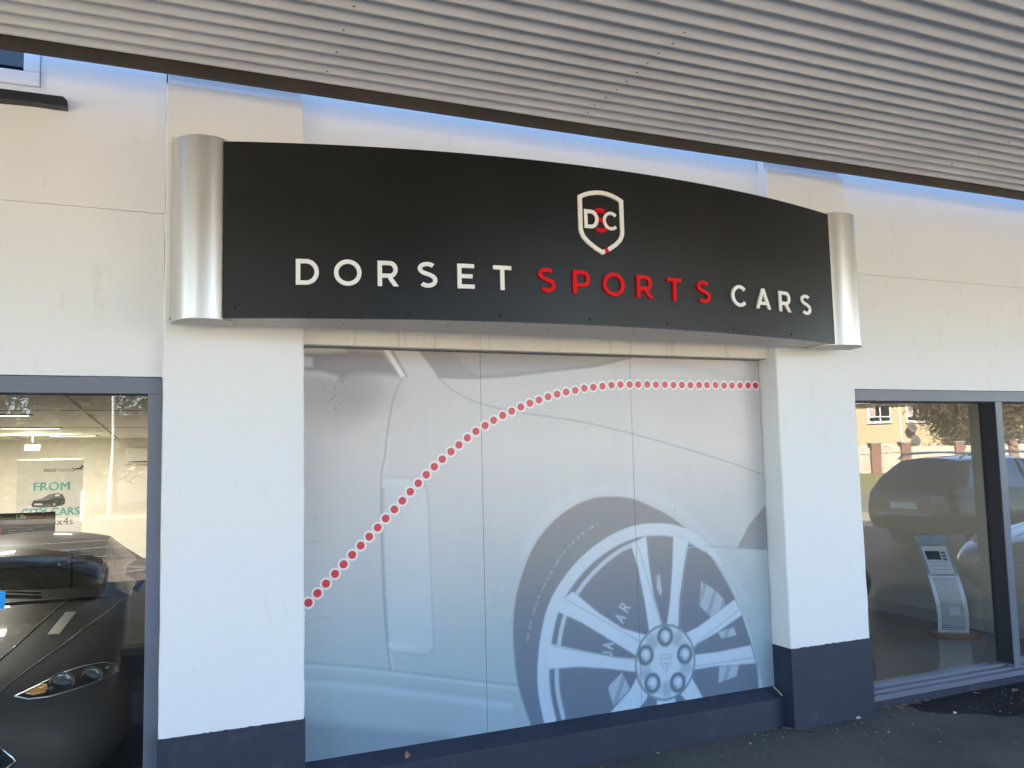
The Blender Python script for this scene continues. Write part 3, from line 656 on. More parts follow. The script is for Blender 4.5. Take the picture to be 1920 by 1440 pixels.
# faint crest in the hub and the embossed lettering on the caliper
put(line([(2.785,.512),(2.862,.512),(2.858,.455),(2.824,.415),(2.79,.455),(2.785,.512)], .008, .008, False), lined, .45); put(line([(2.80,.49),(2.85,.49)], .010, .008, False), lined, .5); put(line([(2.808,.46),(2.84,.46),(2.824,.438)], .010, .008, False), lined, .5)
GL = {'R': [[(0,0),(0,1),(.5,1),(.65,.8),(.5,.52),(0,.52)], [(.3,.52),(.7,0)]], 'A': [[(0,0),(.38,1),(.76,0)], [(.16,.35),(.6,.35)]], 'U': [[(0,1),(0,.25),(.3,0),(.6,.25),(.6,1)]], 'G': [[(.7,.8),(.4,1),(.08,.75),(.08,.25),(.4,0),(.7,.2),(.7,.48),(.42,.48)]], 'J': [[(.4,1),(.4,.2),(.2,0),(0,.2)]]}
covered = sum(fill(s_, .010) for s_ in SPOKES[4:6]); covered = 1-np.clip(covered+ell(CW, .21, .22), 0, 1)
for ch, (cx, cz), dg in (('J',(2.430,.565),78), ('A',(2.437,.605),76), ('G',(2.452,.655),70), ('U',(2.485,.70),64), ('A',(2.522,.752),58), ('R',(2.556,.812),56)):
    t = R(dg); ux, uz = math.cos(t), math.sin(t)
    for st in GL[ch]:
        P = [(cx+(px-.35)*.042*ux-(pz-.5)*.062*uz, cz+(px-.35)*.042*uz+(pz-.5)*.062*ux) for px, pz in st]; put(line(P, .010, .007, False)*covered, lite, .75)
put(fill(TRI, .010), dark, .8); put(line(TRIL+[(3.64,1.07)], .008, .008, False), lined, .6)
# stains, scratches and faint print mottling of the weathered boards
rs = np.random.RandomState(5)
def noise(sx, sz):
    nx, nz = int((PX1-PX0)/sx)+3, int((PZ1-PZ0)/sz)+3; g = rs.rand(nz, nx); fx = (GX-PX0)/sx; fz = (GZ-PZ0)/sz; ix = fx.astype(int); iz = fz.astype(int); tx = fx-ix; tz = fz-iz; tx = tx*tx*(3-2*tx); tz = tz*tz*(3-2*tz)
    return (g[iz,ix]*(1-tx)+g[iz,ix+1]*tx)*(1-tz)+(g[iz+1,ix]*(1-tx)+g[iz+1,ix+1]*tx)*tz
IM *= (1+.05*(noise(.35,.3)-.5)+.03*(noise(.05,.4)-.5)+.02*(noise(.02,.02)-.5))[..., None]
for P in ([(.70,.90),(.76,.915),(.83,.925)], [(.70,1.30),(.82,1.303)], [(1.55,1.31),(1.66,1.32),(1.72,1.318)]): put(line(P, .003, .004), dark, .5)
for P in ([(3.01,1.125),(3.10,1.13),(3.17,1.127)],): put(line(P, .003, .004), lite, .9)
for k in range(30):
    x, z = rs.uniform(PX0, PX1), rs.uniform(PZ0, PZ1)
    if k < 22: x, z = rs.normal(.87, .03), rs.normal(2.05, .05)
    put(ell((x, z), .004, .005, .005), dark*.8, rs.uniform(.3, .8))
IM = np.clip(IM, 0, 1)
mm = bpy.data.materials.new('printed_board_ink'); mm.use_nodes = True; N, L = mm.node_tree.nodes, mm.node_tree.links
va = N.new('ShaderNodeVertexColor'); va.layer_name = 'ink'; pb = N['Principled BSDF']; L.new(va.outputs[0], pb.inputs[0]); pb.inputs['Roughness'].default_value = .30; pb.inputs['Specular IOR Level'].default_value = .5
tc = N.new('ShaderNodeTexCoord'); n_ = N.new('ShaderNodeTexNoise'); n_.inputs['Scale'].default_value = 3; n_.inputs['Detail'].default_value = 3; L.new(tc.outputs['Object'], n_.inputs[0]); bp = N.new('ShaderNodeBump'); bp.inputs['Strength'].default_value = .08; bp.inputs['Distance'].default_value = .02; L.new(n_.outputs[0], bp.inputs['Height']); L.new(bp.outputs[0], pb.inputs['Normal'])
M['print'] = mm; M['board_edge'] = mat('board_edge', (.10, .11, .12), .6)
MU = empty('mural_panel', (2.155, PY, .231), label='large printed panel of a pale car wing and wheel crossed by red dots', cat='mural')
seam = [0, int(round((1.680-PX0)/ST)), int(round((2.648-PX0)/ST)), len(gx)-1]
for a, b in zip(seam[:-1], seam[1:]):
    xs = gx[a:b+1].copy(); xs[0] += .0010; xs[-1] -= .0010; nx, nz = len(xs), len(gz)
    X_, Z_ = np.meshgrid(xs-2.155, gz-.231); bow = .0012*np.cos((X_-X_.mean())/(np.ptp(X_)/2+1e-6)*math.pi/2)
    co = np.stack([X_, -bow, Z_], -1).reshape(-1, 3); idx = np.arange(nx*nz).reshape(nz, nx)
    q = np.stack([idx[:-1,:-1], idx[:-1,1:], idx[1:,1:], idx[1:,:-1]], -1).reshape(-1, 4)
    # rim and back so the board is 6 mm thick
    x0, x1, z0, z1 = xs[0]-2.155, xs[-1]-2.155, 0, gz[-1]-.231; base = len(co)
    ext = np.array([(x0,-.0,z0),(x1,-.0,z0),(x1,-.0,z1),(x0,-.0,z1),(x0,.006,z0),(x1,.006,z0),(x1,.006,z1),(x0,.006,z1)])
    co = np.concatenate([co, ext]); q2 = np.array([(0,4,5,1),(1,5,6,2),(2,6,7,3),(3,7,4,0),(4,7,6,5)])+base
    Q = np.concatenate([q, q2]); me = bpy.data.meshes.new('printed_board'); me.vertices.add(len(co)); me.vertices.foreach_set('co', co.ravel().astype(np.float32))
    me.loops.add(Q.size); me.loops.foreach_set('vertex_index', Q.ravel().astype(np.int32)); me.polygons.add(len(Q)); me.polygons.foreach_set('loop_start', np.arange(0, Q.size, 4, dtype=np.int32))
    me.materials.append(M['print']); me.materials.append(M['board_edge']); me.polygons.foreach_set('material_index', np.concatenate([np.zeros(len(q)), np.ones(5)]).astype(np.int32)); me.polygons.foreach_set('use_smooth', np.concatenate([np.ones(len(q)), np.zeros(5)]).astype(bool))
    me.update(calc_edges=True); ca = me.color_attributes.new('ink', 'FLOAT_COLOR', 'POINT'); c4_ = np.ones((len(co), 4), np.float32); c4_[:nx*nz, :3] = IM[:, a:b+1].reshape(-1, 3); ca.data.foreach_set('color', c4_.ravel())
    me.validate(); o = bpy.data.objects.new('printed_board', me); COL.objects.link(o); o.parent = MU
box('board_backing', PX0-2.155, PX1-2.155, .0065, .020, 0, PZ1-.231, 'board_edge', MU)
dm = MB(); dots = [(.684, .952)]+DOTS
M['dot_red'] = mat('red_dot_vinyl', (.62, .030, .045), .32); M['dot_white'] = mat('white_dot_vinyl', (.80, .77, .74), .32)
for x, z in dots:
    x0 = x-2.155; z0_ = z-.231
    for r_, ya, yb, m in ((.0315, -.0014, -.0034, 'dot_white'), (.0207, -.0036, -.0048, 'dot_red')):
        pts = [(x0+r_*math.cos(t), ya, z0_+r_*math.sin(t)) for t in [2*math.pi*k/28 for k in range(28)]]
        pts = [(max(PX0-2.155+.0005, min(PX1-2.155-.0005, p[0])), p[1], p[2]) for p in pts]
        dm.prism(pts, (0, yb-ya, 0), m)
dm.build('dot_arc', MU)

# ================================================================ cars
# station: y, zb, wb, zm, wm, zs, ws, ze, we, zc   (half widths; sill, waist, shoulder, roof or bonnet edge, centre)
COUPE = [(0.00,.30,.42,.40,.52,.50,.48,.55,.34,.57),(.10,.20,.66,.40,.76,.56,.66,.62,.46,.645),(.38,.15,.80,.42,.885,.66,.78,.69,.50,.715),(.80,.15,.84,.45,.925,.745,.82,.745,.58,.775),
 (1.30,.16,.84,.45,.905,.79,.80,.815,.66,.84),(1.62,.16,.84,.45,.895,.82,.79,.850,.71,.885),(1.80,.16,.84,.45,.895,.835,.785,.90,.70,.94),(2.35,.16,.84,.46,.895,.86,.775,1.075,.575,1.125),(2.75,.16,.84,.47,.90,.87,.78,1.17,.55,1.235),
 (3.25,.16,.85,.48,.915,.885,.81,1.16,.54,1.235),(3.70,.17,.86,.50,.94,.90,.84,1.04,.56,1.12),(4.05,.20,.84,.52,.91,.87,.80,.90,.60,.945),(4.30,.28,.72,.55,.80,.80,.70,.85,.50,.88),(4.38,.38,.55,.58,.66,.74,.58,.78,.40,.80)]
SUV = [(0.0,.34,.60,.50,.74,.70,.68,.80,.45,.83),(.15,.26,.78,.52,.86,.80,.82,.90,.60,.93),(.7,.24,.86,.56,.925,.90,.86,.95,.70,.98),(1.25,.24,.87,.56,.93,.96,.86,.98,.74,1.01),(1.45,.24,.87,.56,.93,.97,.86,1.03,.74,1.07),(2.05,.24,.87,.58,.93,.99,.86,1.40,.62,1.46),
 (2.5,.24,.87,.58,.93,1.0,.86,1.47,.60,1.54),(3.4,.24,.87,.58,.93,1.02,.86,1.49,.60,1.555),(4.05,.25,.87,.60,.93,1.04,.85,1.46,.58,1.52),(4.45,.28,.84,.62,.91,1.05,.82,1.20,.66,1.25),(4.60,.32,.80,.64,.88,.95,.80,1.02,.68,1.03),(4.66,.42,.70,.64,.80,.85,.72,.92,.60,.93)]
def car_body(st, glassrows, paint, crs=.15):
    # returns dict material-key -> evaluated mesh pieces
    mb = MB(); vs = []; fs = []; ms = []; keys = ['body', 'windscreen', 'side_window', 'rear_window']
    for (y,zb,wb,zm,wm,zs,ws,ze,we,zc) in st:
        h = [(wb*.9, zb), (wb, zb+.07), (wm, zm), (ws, zs), (we, ze), (we*.55, ze+(zc-ze)*.75), (0, zc)]
        vs += [(x, y, z) for x, z in h]+[(-x, y, z) for x, z in reversed(h[:-1])]
    n = 13; cr = []
    ws_, sd_, rw_ = glassrows
    for i in range(len(st)-1):
        for j in range(12):
            q = i*n+j; fs.append((q, q+n, q+n+1, q+1)); k = 0
            if j in (4, 5, 6, 7) and ws_[0] <= i < ws_[1]: k = 1
            if j in (4, 5, 6, 7) and rw_[0] <= i < rw_[1]: k = 3
            if j in (3, 8) and sd_[0] <= i < sd_[1]: k = 2
            ms.append(k)
    fs.append(tuple(range(n))); ms.append(0); fs.append(tuple((len(st)-1)*n+k for k in reversed(range(n)))); ms.append(0)
    for i in range(len(st)-1): fs.append((i*n+12, i*n+12+n, i*n+n, i*n)); ms.append(0)
    me = bpy.data.meshes.new('c'); me.from_pydata(vs, [], fs); 
    for k in range(4): me.materials.append(None)
    me.polygons.foreach_set('material_index', ms); bm = bmesh.new(); bm.from_mesh(me); bmesh.ops.recalc_face_normals(bm, faces=bm.faces)
    cl = bm.edges.layers.float.new('crease_edge')
    for e in bm.edges:
        f = e.link_faces
        if len(f) == 2 and f[0].material_index != f[1].material_index: e[cl] = .75
    bm.verts.ensure_lookup_table()
    for i in range(len(st)-1):
        for j in (3, 9):
            e = bm.edges.get((bm.verts[i*13+j], bm.verts[(i+1)*13+j]))
            if e: e[cl] = max(e[cl], crs)
    bm.to_mesh(me); bm.free()
    o = bpy.data.objects.new('c', me); COL.objects.link(o); s_ = o.modifiers.new('s', 'SUBSURF'); s_.levels = 3; s_.render_levels = 3
    ev = bpy.data.meshes.new_from_object(o.evaluated_get(bpy.context.evaluated_depsgraph_get())); bpy.data.objects.remove(o)
    V = [v.co.copy() for v in ev.vertices]; P = [(tuple(p.vertices), p.material_index) for p in ev.polygons]
    bvh = BVHTree.FromPolygons(V, [p[0] for p in P]); out = []; pieces = []
    for k, nm in enumerate(keys):
        sel = [p[0] for p in P if p[1] == k]
        if not sel: continue
        if k == 2: pieces.append((nm, [f for f in sel if V[f[0]].x > 0])); pieces.append((nm, [f for f in sel if V[f[0]].x <= 0]))
        else: pieces.append((nm, sel))
    for nm, sel in pieces:
        k = keys.index(nm)
        used = sorted({i for f in sel for i in f}); mp = {a: b for b, a in enumerate(used)}
        m2 = bpy.data.meshes.new(nm); m2.from_pydata([V[i] for i in used], [], [tuple(mp[i] for i in f) for f in sel]); m2.polygons.foreach_set('use_smooth', [True]*len(sel)); m2.materials.append(M[paint if k == 0 else 'car_glass']); out.append((nm, m2))
    return out, bvh
def link_part(name, me, par):
    o = bpy.data.objects.new(name, me); COL.objects.link(o); o.parent = par; return o
def wheel(par, x, y, r=.33, side=1):
    t = MB().lathe((x, y, r), (side, 0, 0), [(-.11, r*.72), (-.11, r*.93), (-.09, r), (.09, r), (.112, r*.93), (.112, r*.74), (.09, r*.72), (.02, r*.70)], 'tyre', 28).build('tyre', par, smooth=50)
    rm = MB(); rm.lathe((x, y, r), (side, 0, 0), [(.095, r*.74), (.10, r*.70), (.03, r*.66)], 'alloy', 28); rm.lathe((x, y, r), (side, 0, 0), [(.02, .05), (.075, .05), (.085, .03), (.085, 0)], 'alloy', 14)
    for k in range(5):
        a = 2*math.pi*k/5+.3; c, s = math.cos(a), math.sin(a)
        for d in (-.035, .035):
            p = [(x+side*.07, y+c*.04-s*d*.6, r+s*.04+c*d*.6), (x+side*.085, y+c*r*.70-s*d*1.6, r+s*r*.70+c*d*1.6)]; rm.tube(p, [.016, .012], 'alloy', 6)
    rm.lathe((x, y, r), (side, 0, 0), [(.0, r*.66), (.012, 0)], 'blackplastic', 24)
    rm.build('rim', t, smooth=40); return t
def patch(bvh, poly, d, off, m, name, par, sub=14, tr=None):
    """lay a flat outline (x, z) on the body skin, cast along d; returns the part"""
    xs = [p[0] for p in poly]; zs = [p[1] for p in poly]; d = Vector(d).normalized(); tri = tessellate_polygon([[Vector((x, z, 0)) for x, z in poly]])
    bm = bmesh.new(); vv = [bm.verts.new((x, z, 0)) for x, z in poly]
    for t in tri: 
        try: bm.faces.new([vv[k] for k in t])
        except ValueError: pass
    for _ in range(3): bmesh.ops.subdivide_edges(bm, edges=[e for e in bm.edges if e.calc_length() > .03], cuts=1); bmesh.ops.triangulate(bm, faces=bm.faces)
    dead = []
    for v in bm.verts:
        o_ = Vector((v.co.x, 0, v.co.y))-d*8; h, n, i, q = bvh.ray_cast(o_, d)
        if h is None: dead.append(v)
        else: v.co = h+(n if n.dot(d) < 0 else -n)*off
    bmesh.ops.delete(bm, geom=dead, context='VERTS'); bmesh.ops.recalc_face_normals(bm, faces=bm.faces)
    me = bpy.data.meshes.new(name); bm.to_mesh(me); bm.free(); me.materials.append(M[m]); me.polygons.foreach_set('use_smooth', [True]*len(me.polygons))
    return link_part(name, me, par)
def hit(bvh, x, z, d):
    d = Vector(d).normalized(); h, n, i, q = bvh.ray_cast(Vector((x, 0, z))-d*2, d)
    return (h, n) if h is not None else (None, None)
def skinline(bvh, pts, r, m, name, par, d=(0, 0, -1), top=True, off=.0):
    P = []
    for a, b in pts:
        o_ = Vector((a, b, 3)) if top else Vector((a, -2, b)); dd = Vector((0, 0, -1)) if top else Vector((0, 1, 0)); h, n, i, q = bvh.ray_cast(o_, dd)
        if h is not None: P.append(tuple(h+n*off))
    return MB().tube(P, r, m, 6).build(name, par, smooth=60)
def lerpts(P, n=6):
    o = []
    for i in range(len(P)-1):
        for k in range(n): t = k/n; o.append((P[i][0]*(1-t)+P[i+1][0]*t, P[i][1]*(1-t)+P[i+1][1]*t))
    return o+[P[-1]]
def coupe(loc, rz, paint, label, detail=True, group=None):
    c = empty('sports_car', loc, rz, label, 'car', group); parts, bvh = car_body(COUPE, ((6, 7), (6, 9), (9, 11)), paint)
    for k, m in parts: link_part(k, m, c)
    for s in (1, -1):
        for y in (.88, 3.52): wheel(c, s*.80, y, .325, s); MB().lathe((s*.60, y, .35), (s, 0, 0), [(0, .36), (.335, .355), (.335, .30), (0, .28)], 'blackplastic', 28).build('wheel_arch', c)
        mr = MB(); mr.lathe((s*.845, 1.88, 1.02), (0, 1, 0), [(-.075, .0), (-.070, .035), (-.045, .068), (0, .082), (.04, .080), (.045, .072), (.046, 0)], 'mirror_shell', 16)
        mr.v = [((x-s*.845)*1.35+s*.845, y, (z-1.02)*.95+1.02) for x, y, z in mr.v]; mr.tube([(s*.80, 1.90, .87), (s*.86, 1.90, .97)], .022, 'blackplastic', 8); mr.build('wing_mirror', c, smooth=60)
        # headlamp: dark teardrop cover with two round lamps and an amber indicator
        HZ = .155; H = [(a_, b_+HZ) for a_, b_ in [(.38,.575),(.42,.60),(.50,.665),(.56,.71),(.64,.745),(.72,.765),(.78,.755),(.80,.715),(.76,.665),(.68,.615),(.60,.58),(.52,.555),(.44,.55)]]
        d = (0, 1, -.42)
        hp = [(x*s, z) for x, z in H]; o = patch(bvh, [(x, z+.0) for x, z in hp], d, .003, 'blackplastic', 'headlamp', c)
        for x, z, r in ((.56, .640+HZ, .058), (.685, .675+HZ, .050)):
            h, n = hit(bvh, x*s, z, d)
            if h is not None:
                n = (n*.6+Vector((0, -1, .1))*.4).normalized() if n.dot(Vector(d)) < 0 else -n
                MB().lathe(h-n*.012, n, [(0, r), (.020, r), (.024, r*.86), (.012, r*.80)], 'chrome', 20).lathe(h-n*.004, n, [(.0, r*.8), (.012, r*.6), (.018, r*.3), (.020, 0)], 'lens', 18).build('lamp', o, smooth=50)
        rim_ = []
        for x, z in hp+hp[:1]:
            h, n = hit(bvh, x, z, d)
            if h is not None: rim_.append(tuple(h+(n if n.dot(Vector(d)) < 0 else -n)*.003))
        MB().tube(rim_, .0035, 'alu', 6).build('lamp_surround', o, smooth=60)
        am = patch(bvh, [(x*s, z+HZ) for x, z in ((.415,.583),(.44,.602),(.475,.635),(.50,.632),(.505,.60),(.50,.575),(.455,.565))], d, .008, 'amber', 'indicator', o)
        for q in ((.52, .60+HZ), (.745, .725+HZ)):
            h, n = hit(bvh, q[0]*s, q[1], d)
            if h is not None: MB().lathe(h, n, [(0, .012), (.010, .010), (.012, 0)], 'chrome', 8).build('lamp_jewel', o, smooth=60)
        if detail:
            skinline(bvh, lerpts([(.30*s, .20), (.36*s, .38), (.50*s, .80), (.66*s, 1.35), (.74*s, 1.70)]), .0035, 'blackplastic', 'bonnet_shut_line', c)
            skinline(bvh, lerpts([(.20*s, .40), (.27*s, .80), (.36*s, 1.35), (.42*s, 1.65)]), .006, paint, 'bonnet_crease', c, off=-.001)
            vt = MB(); P = []
            for a, b in ((.40*s, .98), (.46*s, .98), (.50*s, 1.38), (.44*s, 1.38)):
                h, n, i, q = bvh.ray_cast(Vector((a, b, 3)), Vector((0, 0, -1))); P.append(tuple(h+n*.004))
            vt.prism(P, (0, 0, -.008), 'alu'); vt.build('bonnet_vent', c)
    # grille with slats
    G = [(-.42,.40),(-.36,.47),(-.20,.515),(0,.525),(.20,.515),(.36,.47),(.42,.40),(.34,.33),(.16,.29),(0,.285),(-.16,.29),(-.34,.33)]
    g = patch(bvh, G, (0, 1, 0), .004, 'blackplastic', 'grille', c)
    for z in (.33, .375, .42, .465):
        w_ = .36 if .35 < z < .44 else .30; skinline(bvh, lerpts([(-w_, z), (-w_*.5, z+.004), (0, z+.005), (w_*.5, z+.004), (w_, z)]), .006, 'chrome', 'slat', g, top=False, off=.006)
    skinline(bvh, lerpts(G+G[:1]), .006, 'chrome', 'grille_surround', g, top=False, off=.005)
    patch(bvh, [(-.46,.20),(.46,.20),(.50,.25),(-.50,.25)], (0, 1, 0), .003, 'blackplastic', 'lower_intake', c)
    for s in (1, -1):   # wiper and cowl
        a = [(.62*s-.28, 1.74), (.62*s-.60, 1.80)]
        P = []
        for x, y in lerpts([(-.05+.30*s, 1.73), (-.35+.30*s, 1.80)]):
            h, n, i, q = bvh.ray_cast(Vector((x, y, 3)), Vector((0, 0, -1)))
            if h is not None: P.append(tuple(h+n*.012))
        MB().tube(P, .008, 'blackplastic', 6).build('wiper', c)
    skinline(bvh, lerpts([(-.66, 1.68), (-.4, 1.63), (0, 1.60), (.4, 1.63), (.66, 1.68)]), .012, 'blackplastic', 'windscreen_cowl', c)
    return c
# car in the left window, nose to the glass
lc = coupe((-.965, .30, .012), R(-2.0), 'paint_car', 'dark grey two-door sports car with amber indicator, nose against the left shop window'); lc.scale = (1, 1.06, .96)
coupe((6.52, 2.65, .012), R(86), 'paint_black', 'black sports car inside showroom, mostly hidden behind the right-hand pier')
# outside, seen only mirrored in the shop windows
coupe((8.15, -1.45, .012), R(-90), 'paint_black', 'black low sports car parked outside, mirrored faintly in the far right window pane')
coupe((-.45, -6.45, .012), R(90), 'paint_black', 'black low coupe on the forecourt, its bonnet mirrored blue in the left window', False)
def suv(loc, rz, paint, label):
    c = empty('parked_car', loc, rz, label, 'car'); parts, bvh = car_body(SUV, ((4, 6), (5, 9), (8, 10)), paint, .6)
    for k, m in parts:
        link_part(k, m, c)
        if k == 'side_window': m.materials[0] = M['privacy_glass']
    for s in (1, -1):
        for y in (.95, 3.65): wheel(c, s*.80, y, .36, s); MB().lathe((s*.60, y, .38), (s, 0, 0), [(0, .41), (.345, .405), (.345, .34), (0, .3)], 'blackplastic', 28).build('wheel_arch', c)
        MB().tube([(s*.60, 2.2, 1.49), (s*.615, 2.3, 1.575), (s*.62, 3.0, 1.60), (s*.615, 3.9, 1.58), (s*.60, 4.05, 1.50)], .018, 'alu', 8).build('roof_rail', c, smooth=60)
        MB().lathe((s*1.0, 1.75, 1.05), (0, 1, 0), [(-.06, .03), (-.04, .08), (.04, .09), (.05, .08)], paint, 14).tube([(s*.85, 1.75, 1.0), (s*.95, 1.75, 1.03)], .02, 'blackplastic').build('wing_mirror', c, smooth=60)
        patch(bvh, [(s*.66, .80), (s*.88, .84), (s*.88, .96), (s*.66, .92)], (0, -1, 0), .006, 'lampred', 'tail_lamp', c)
        patch(bvh, [(s*.50, .80), (s*.66, .80), (s*.66, .93), (s*.50, .93)], (0, -1, 0), .007, 'inkgrey', 'reversing_lamp', c)
        for y in (2.75, 3.6):
            P = []
            for z in (1.02, 1.12, 1.25, 1.38, 1.46):
                h, n, i, q = bvh.ray_cast(Vector((s*3, y, z)), Vector((-s, 0, 0)))
                if h is not None: P.append(tuple(h+n*.004))
            MB().tube(P, .022, 'blackplastic', 6).build('window_pillar', c, smooth=60)
    MB().box(-.26, .26, 4.67, 4.682, .70, .80, 'white').build('number_plate', c)
    MB().tube([(-.55, 4.66, .60), (.55, 4.66, .60)], .012, 'chrome', 6).build('bumper_trim', c); MB().tube([(-.45, 4.62, .90), (.45, 4.62, .90)], .012, 'chrome', 6).build('tailgate_trim', c)
    return c
suv((16.1, -5.65, .012), R(90), 'paint_black', 'dark estate SUV with roof rails parked outside, mirrored large in the right window')

# ================================================================ inside the showroom
# price stand on a plywood base
SX, SY = 6.66, 1.36
st = empty('price_stand', (SX, SY, .012), R(-38), 'curved perforated metal price stand on an oval plywood base, holding a white sheet', 'display stand')
bs = MB(); pl = [(.215*math.cos(t), .10*math.sin(t)*1.5) for t in [2*math.pi*k/40 for k in range(40)]]
bs.prism([(x, y, 0) for x, y in pl], (0, 0, .03), 'wood'); bs.build('base', st, bevel=.003)
# profile of the sheet: (back offset y, height z) ; lean grows with height, belly forward
W2 = .128
def prof(t):      # t 0..1 bottom to top
    z = .03+.87*t-.02*t*t; y = -.035-.045*math.sin(math.pi*min(1, t*1.25))+.20*max(0, t-.30)**1.3; return y, z
def lean(t): return -.16*max(0, t-.18)**1.25          # the top leans to one side
def spt(u, t, off=0):
    y, z = prof(t); y2, z2 = prof(min(1, t+.01)); y1, z1 = prof(max(0, t-.01)); n = Vector((0, -(z2-z1), (y2-y1))).normalized()
    return Vector((u*W2+lean(t), y, z))+n*off
ns = MB(); n = 46
for i in range(n):      # solid margins and the plain upper part
    t0, t1 = i/n, (i+1)/n
    segs = [(-1, 1)] if (t0 > .56 or t0 < .02) else [(-1, -.74), (.74, 1)]
    for a, b in segs:
        q = [spt(a, t0), spt(b, t0), spt(b, t1), spt(a, t1)]; q2 = [p+Vector((0, .003, 0)) for p in q]
        ns.add([tuple(p) for p in q+q2], [(0,1,2,3),(7,6,5,4),(0,4,5,1),(1,5,6,2),(2,6,7,3),(3,7,4,0)], 'perf_dark' if t0 > .60 else 'perf')
NU = 11; i0, i1 = 1, int(.56*n)+1; NT = 27; ta, tb = 1/n, (int(.56*n)+1)/n
for i in range(NT):     # perforated field: every cell is a frame round a diamond hole
    for j in range(NU):
        a, b = -.74+1.48*j/NU, -.74+1.48*(j+1)/NU; t0, t1 = ta+(tb-ta)*i/NT, ta+(tb-ta)*(i+1)/NT; mu, mt = (a+b)/2, (t0+t1)/2; hu, ht = (b-a)*.45, (t1-t0)*.45
        C4 = [spt(a, t0), spt(b, t0), spt(b, t1), spt(a, t1)]; D4 = [spt(mu, mt-ht), spt(mu+hu, mt), spt(mu, mt+ht), spt(mu-hu, mt)]
        if 8 <= i <= 11 and (4 <= j <= 8): ns.add([tuple(p) for p in C4], [(0,1,2,3)], 'perf'); continue
        ns.add([tuple(p) for p in C4+D4], [(0,1,4),(1,5,4),(1,2,5),(2,6,5),(2,3,6),(3,7,6),(3,0,7),(0,4,7)], 'perf')
ns.build('perforated_panel', st, recalc=False)
PT0, PT1 = .60, .885
pp = MB()
for k in range(8):
    ta_, tb_ = PT0+(PT1-PT0)*k/8, PT0+(PT1-PT0)*(k+1)/8
    q = [spt(-.80, ta_, .006), spt(.80, ta_, .006), spt(.80, tb_, .006), spt(-.80, tb_, .006)]; q2 = [p+Vector((0, .003, 0)) for p in q]
    pp.add([tuple(p) for p in q+q2], [(0,1,2,3),(7,6,5,4),(0,4,7,3),(1,2,6,5)], 'paper')
po = pp.build('paper_sheet', st, recalc=False)
def onsheet(u0, u1, v0, v1, m, off=.0085):
    f = lambda u, v: spt(-.80+1.6*u, PT0+(PT1-PT0)*v, off); mb = MB(); q = [f(u0, v0), f(u1, v0), f(u1, v1), f(u0, v1)]
    return mb.add([tuple(p) for p in q], [(0,1,2,3)], m)
pr = onsheet(.08, .66, .50, .82, 'ink')
for a in ((.16,.34,.56,.66),(.38,.60,.60,.74),(.2,.5,.7,.74)): f = onsheet(*a, 'inkgrey', .0095); pr.add(f.v, [(0,1,2,3)], 'ink')
for v in (.72, .60, .48): f = onsheet(.72, .90, v, v+.08, 'inkgrey'); pr.add(f.v, [(0,1,2,3)], 'inkgrey')
for k in range(7): f = onsheet(.12, .80-.06*(k % 3), .42-.045*k, .43-.045*k, 'bannerw', .009); pr.add(f.v, [(0,1,2,3)], 'inkgrey' if k % 3 == 0 else 'paper')
pr.build('printed_picture', po, recalc=False)
for t in (.592, .893):
    a, b = spt(-.88, t, .010), spt(.88, t, .010); MB().tube([tuple(a), tuple(b)], .0065, 'alu', 8).build('clip_rail', st, smooth=60)
    for e in (a, b): pass
# air conditioner on the back wall
ac = empty('air_conditioner', (0, 11.99, 1.9), label='white air conditioner high on the back wall, seen through the left window', cat='air conditioner')
MB().prism([(-.47, 0, -.16), (-.47, -.17, -.15), (-.47, -.20, -.10), (-.47, -.20, .10), (-.47, -.17, .13), (-.47, 0, .14)], (.94, 0, 0), 'ac').build('casing', ac, bevel=.01)
MB().box(-.43, .43, -.204, -.195, -.125, -.105, 'ink').build('air_outlet', ac); ac.location.x = .06
# roll-up banner
bn = empty('banner_stand', (-1.30, 9.2, .012), R(2), 'white roll-up banner with teal lettering and a small car picture, by the back wall', 'banner')
MB().prism([(-.44, -.10, 0), (-.44, .10, 0), (-.44, .06, .09), (-.44, -.06, .09)], (.88, 0, 0), 'alu').build('base', bn, bevel=.01)
MB().tube([(0, .03, .09), (0, .03, 1.81)], .012, 'alu').build('pole', bn)
sh = box('banner_sheet', -.405, .405, -.006, 0, .09, 1.81, 'bannerw', bn); box('top_rail', -.41, .41, -.012, .010, 1.805, 1.83, 'alu', bn)
def bt(t, s, m, x, z, sx=1, bold=0, name='lettering'): text_mesh(name, t, s, m, sh, (x, -.0075, z), sx=sx, bold=0)
bt('black', .078, 'ink', -.085, 1.645); bw_ = sh.children[-1].dimensions.x; bw_ = max(v.co.x for v in bpy.data.objects['lettering'].data.vertices); bt('horse', .078, 'inkgrey', -.085+bw_+.006, 1.645)
hs = MB()     # small galloping horse mark
for pts in ([(.345,1.665),(.375,1.690),(.425,1.695),(.445,1.73),(.455,1.735),(.462,1.715),(.475,1.705),(.465,1.695),(.452,1.70),(.44,1.67),(.40,1.668)], [(.345,1.665),(.325,1.645),(.335,1.64),(.365,1.668)], [(.43,1.68),(.47,1.672),(.468,1.665),(.43,1.668)], [(.352,1.68),(.318,1.70),(.322,1.68),(.35,1.672)]):
    hs.prism([(x-.055, -.0065, z) for x, z in pts], (0, -.0012, 0), 'ink')
hs.build('horse_mark', sh)
bt('FROM', .165, 'teal', -.215, 1.385, 1.05); bt('CITY CARS', .155, 'teal', -.355, 1.035, .96)
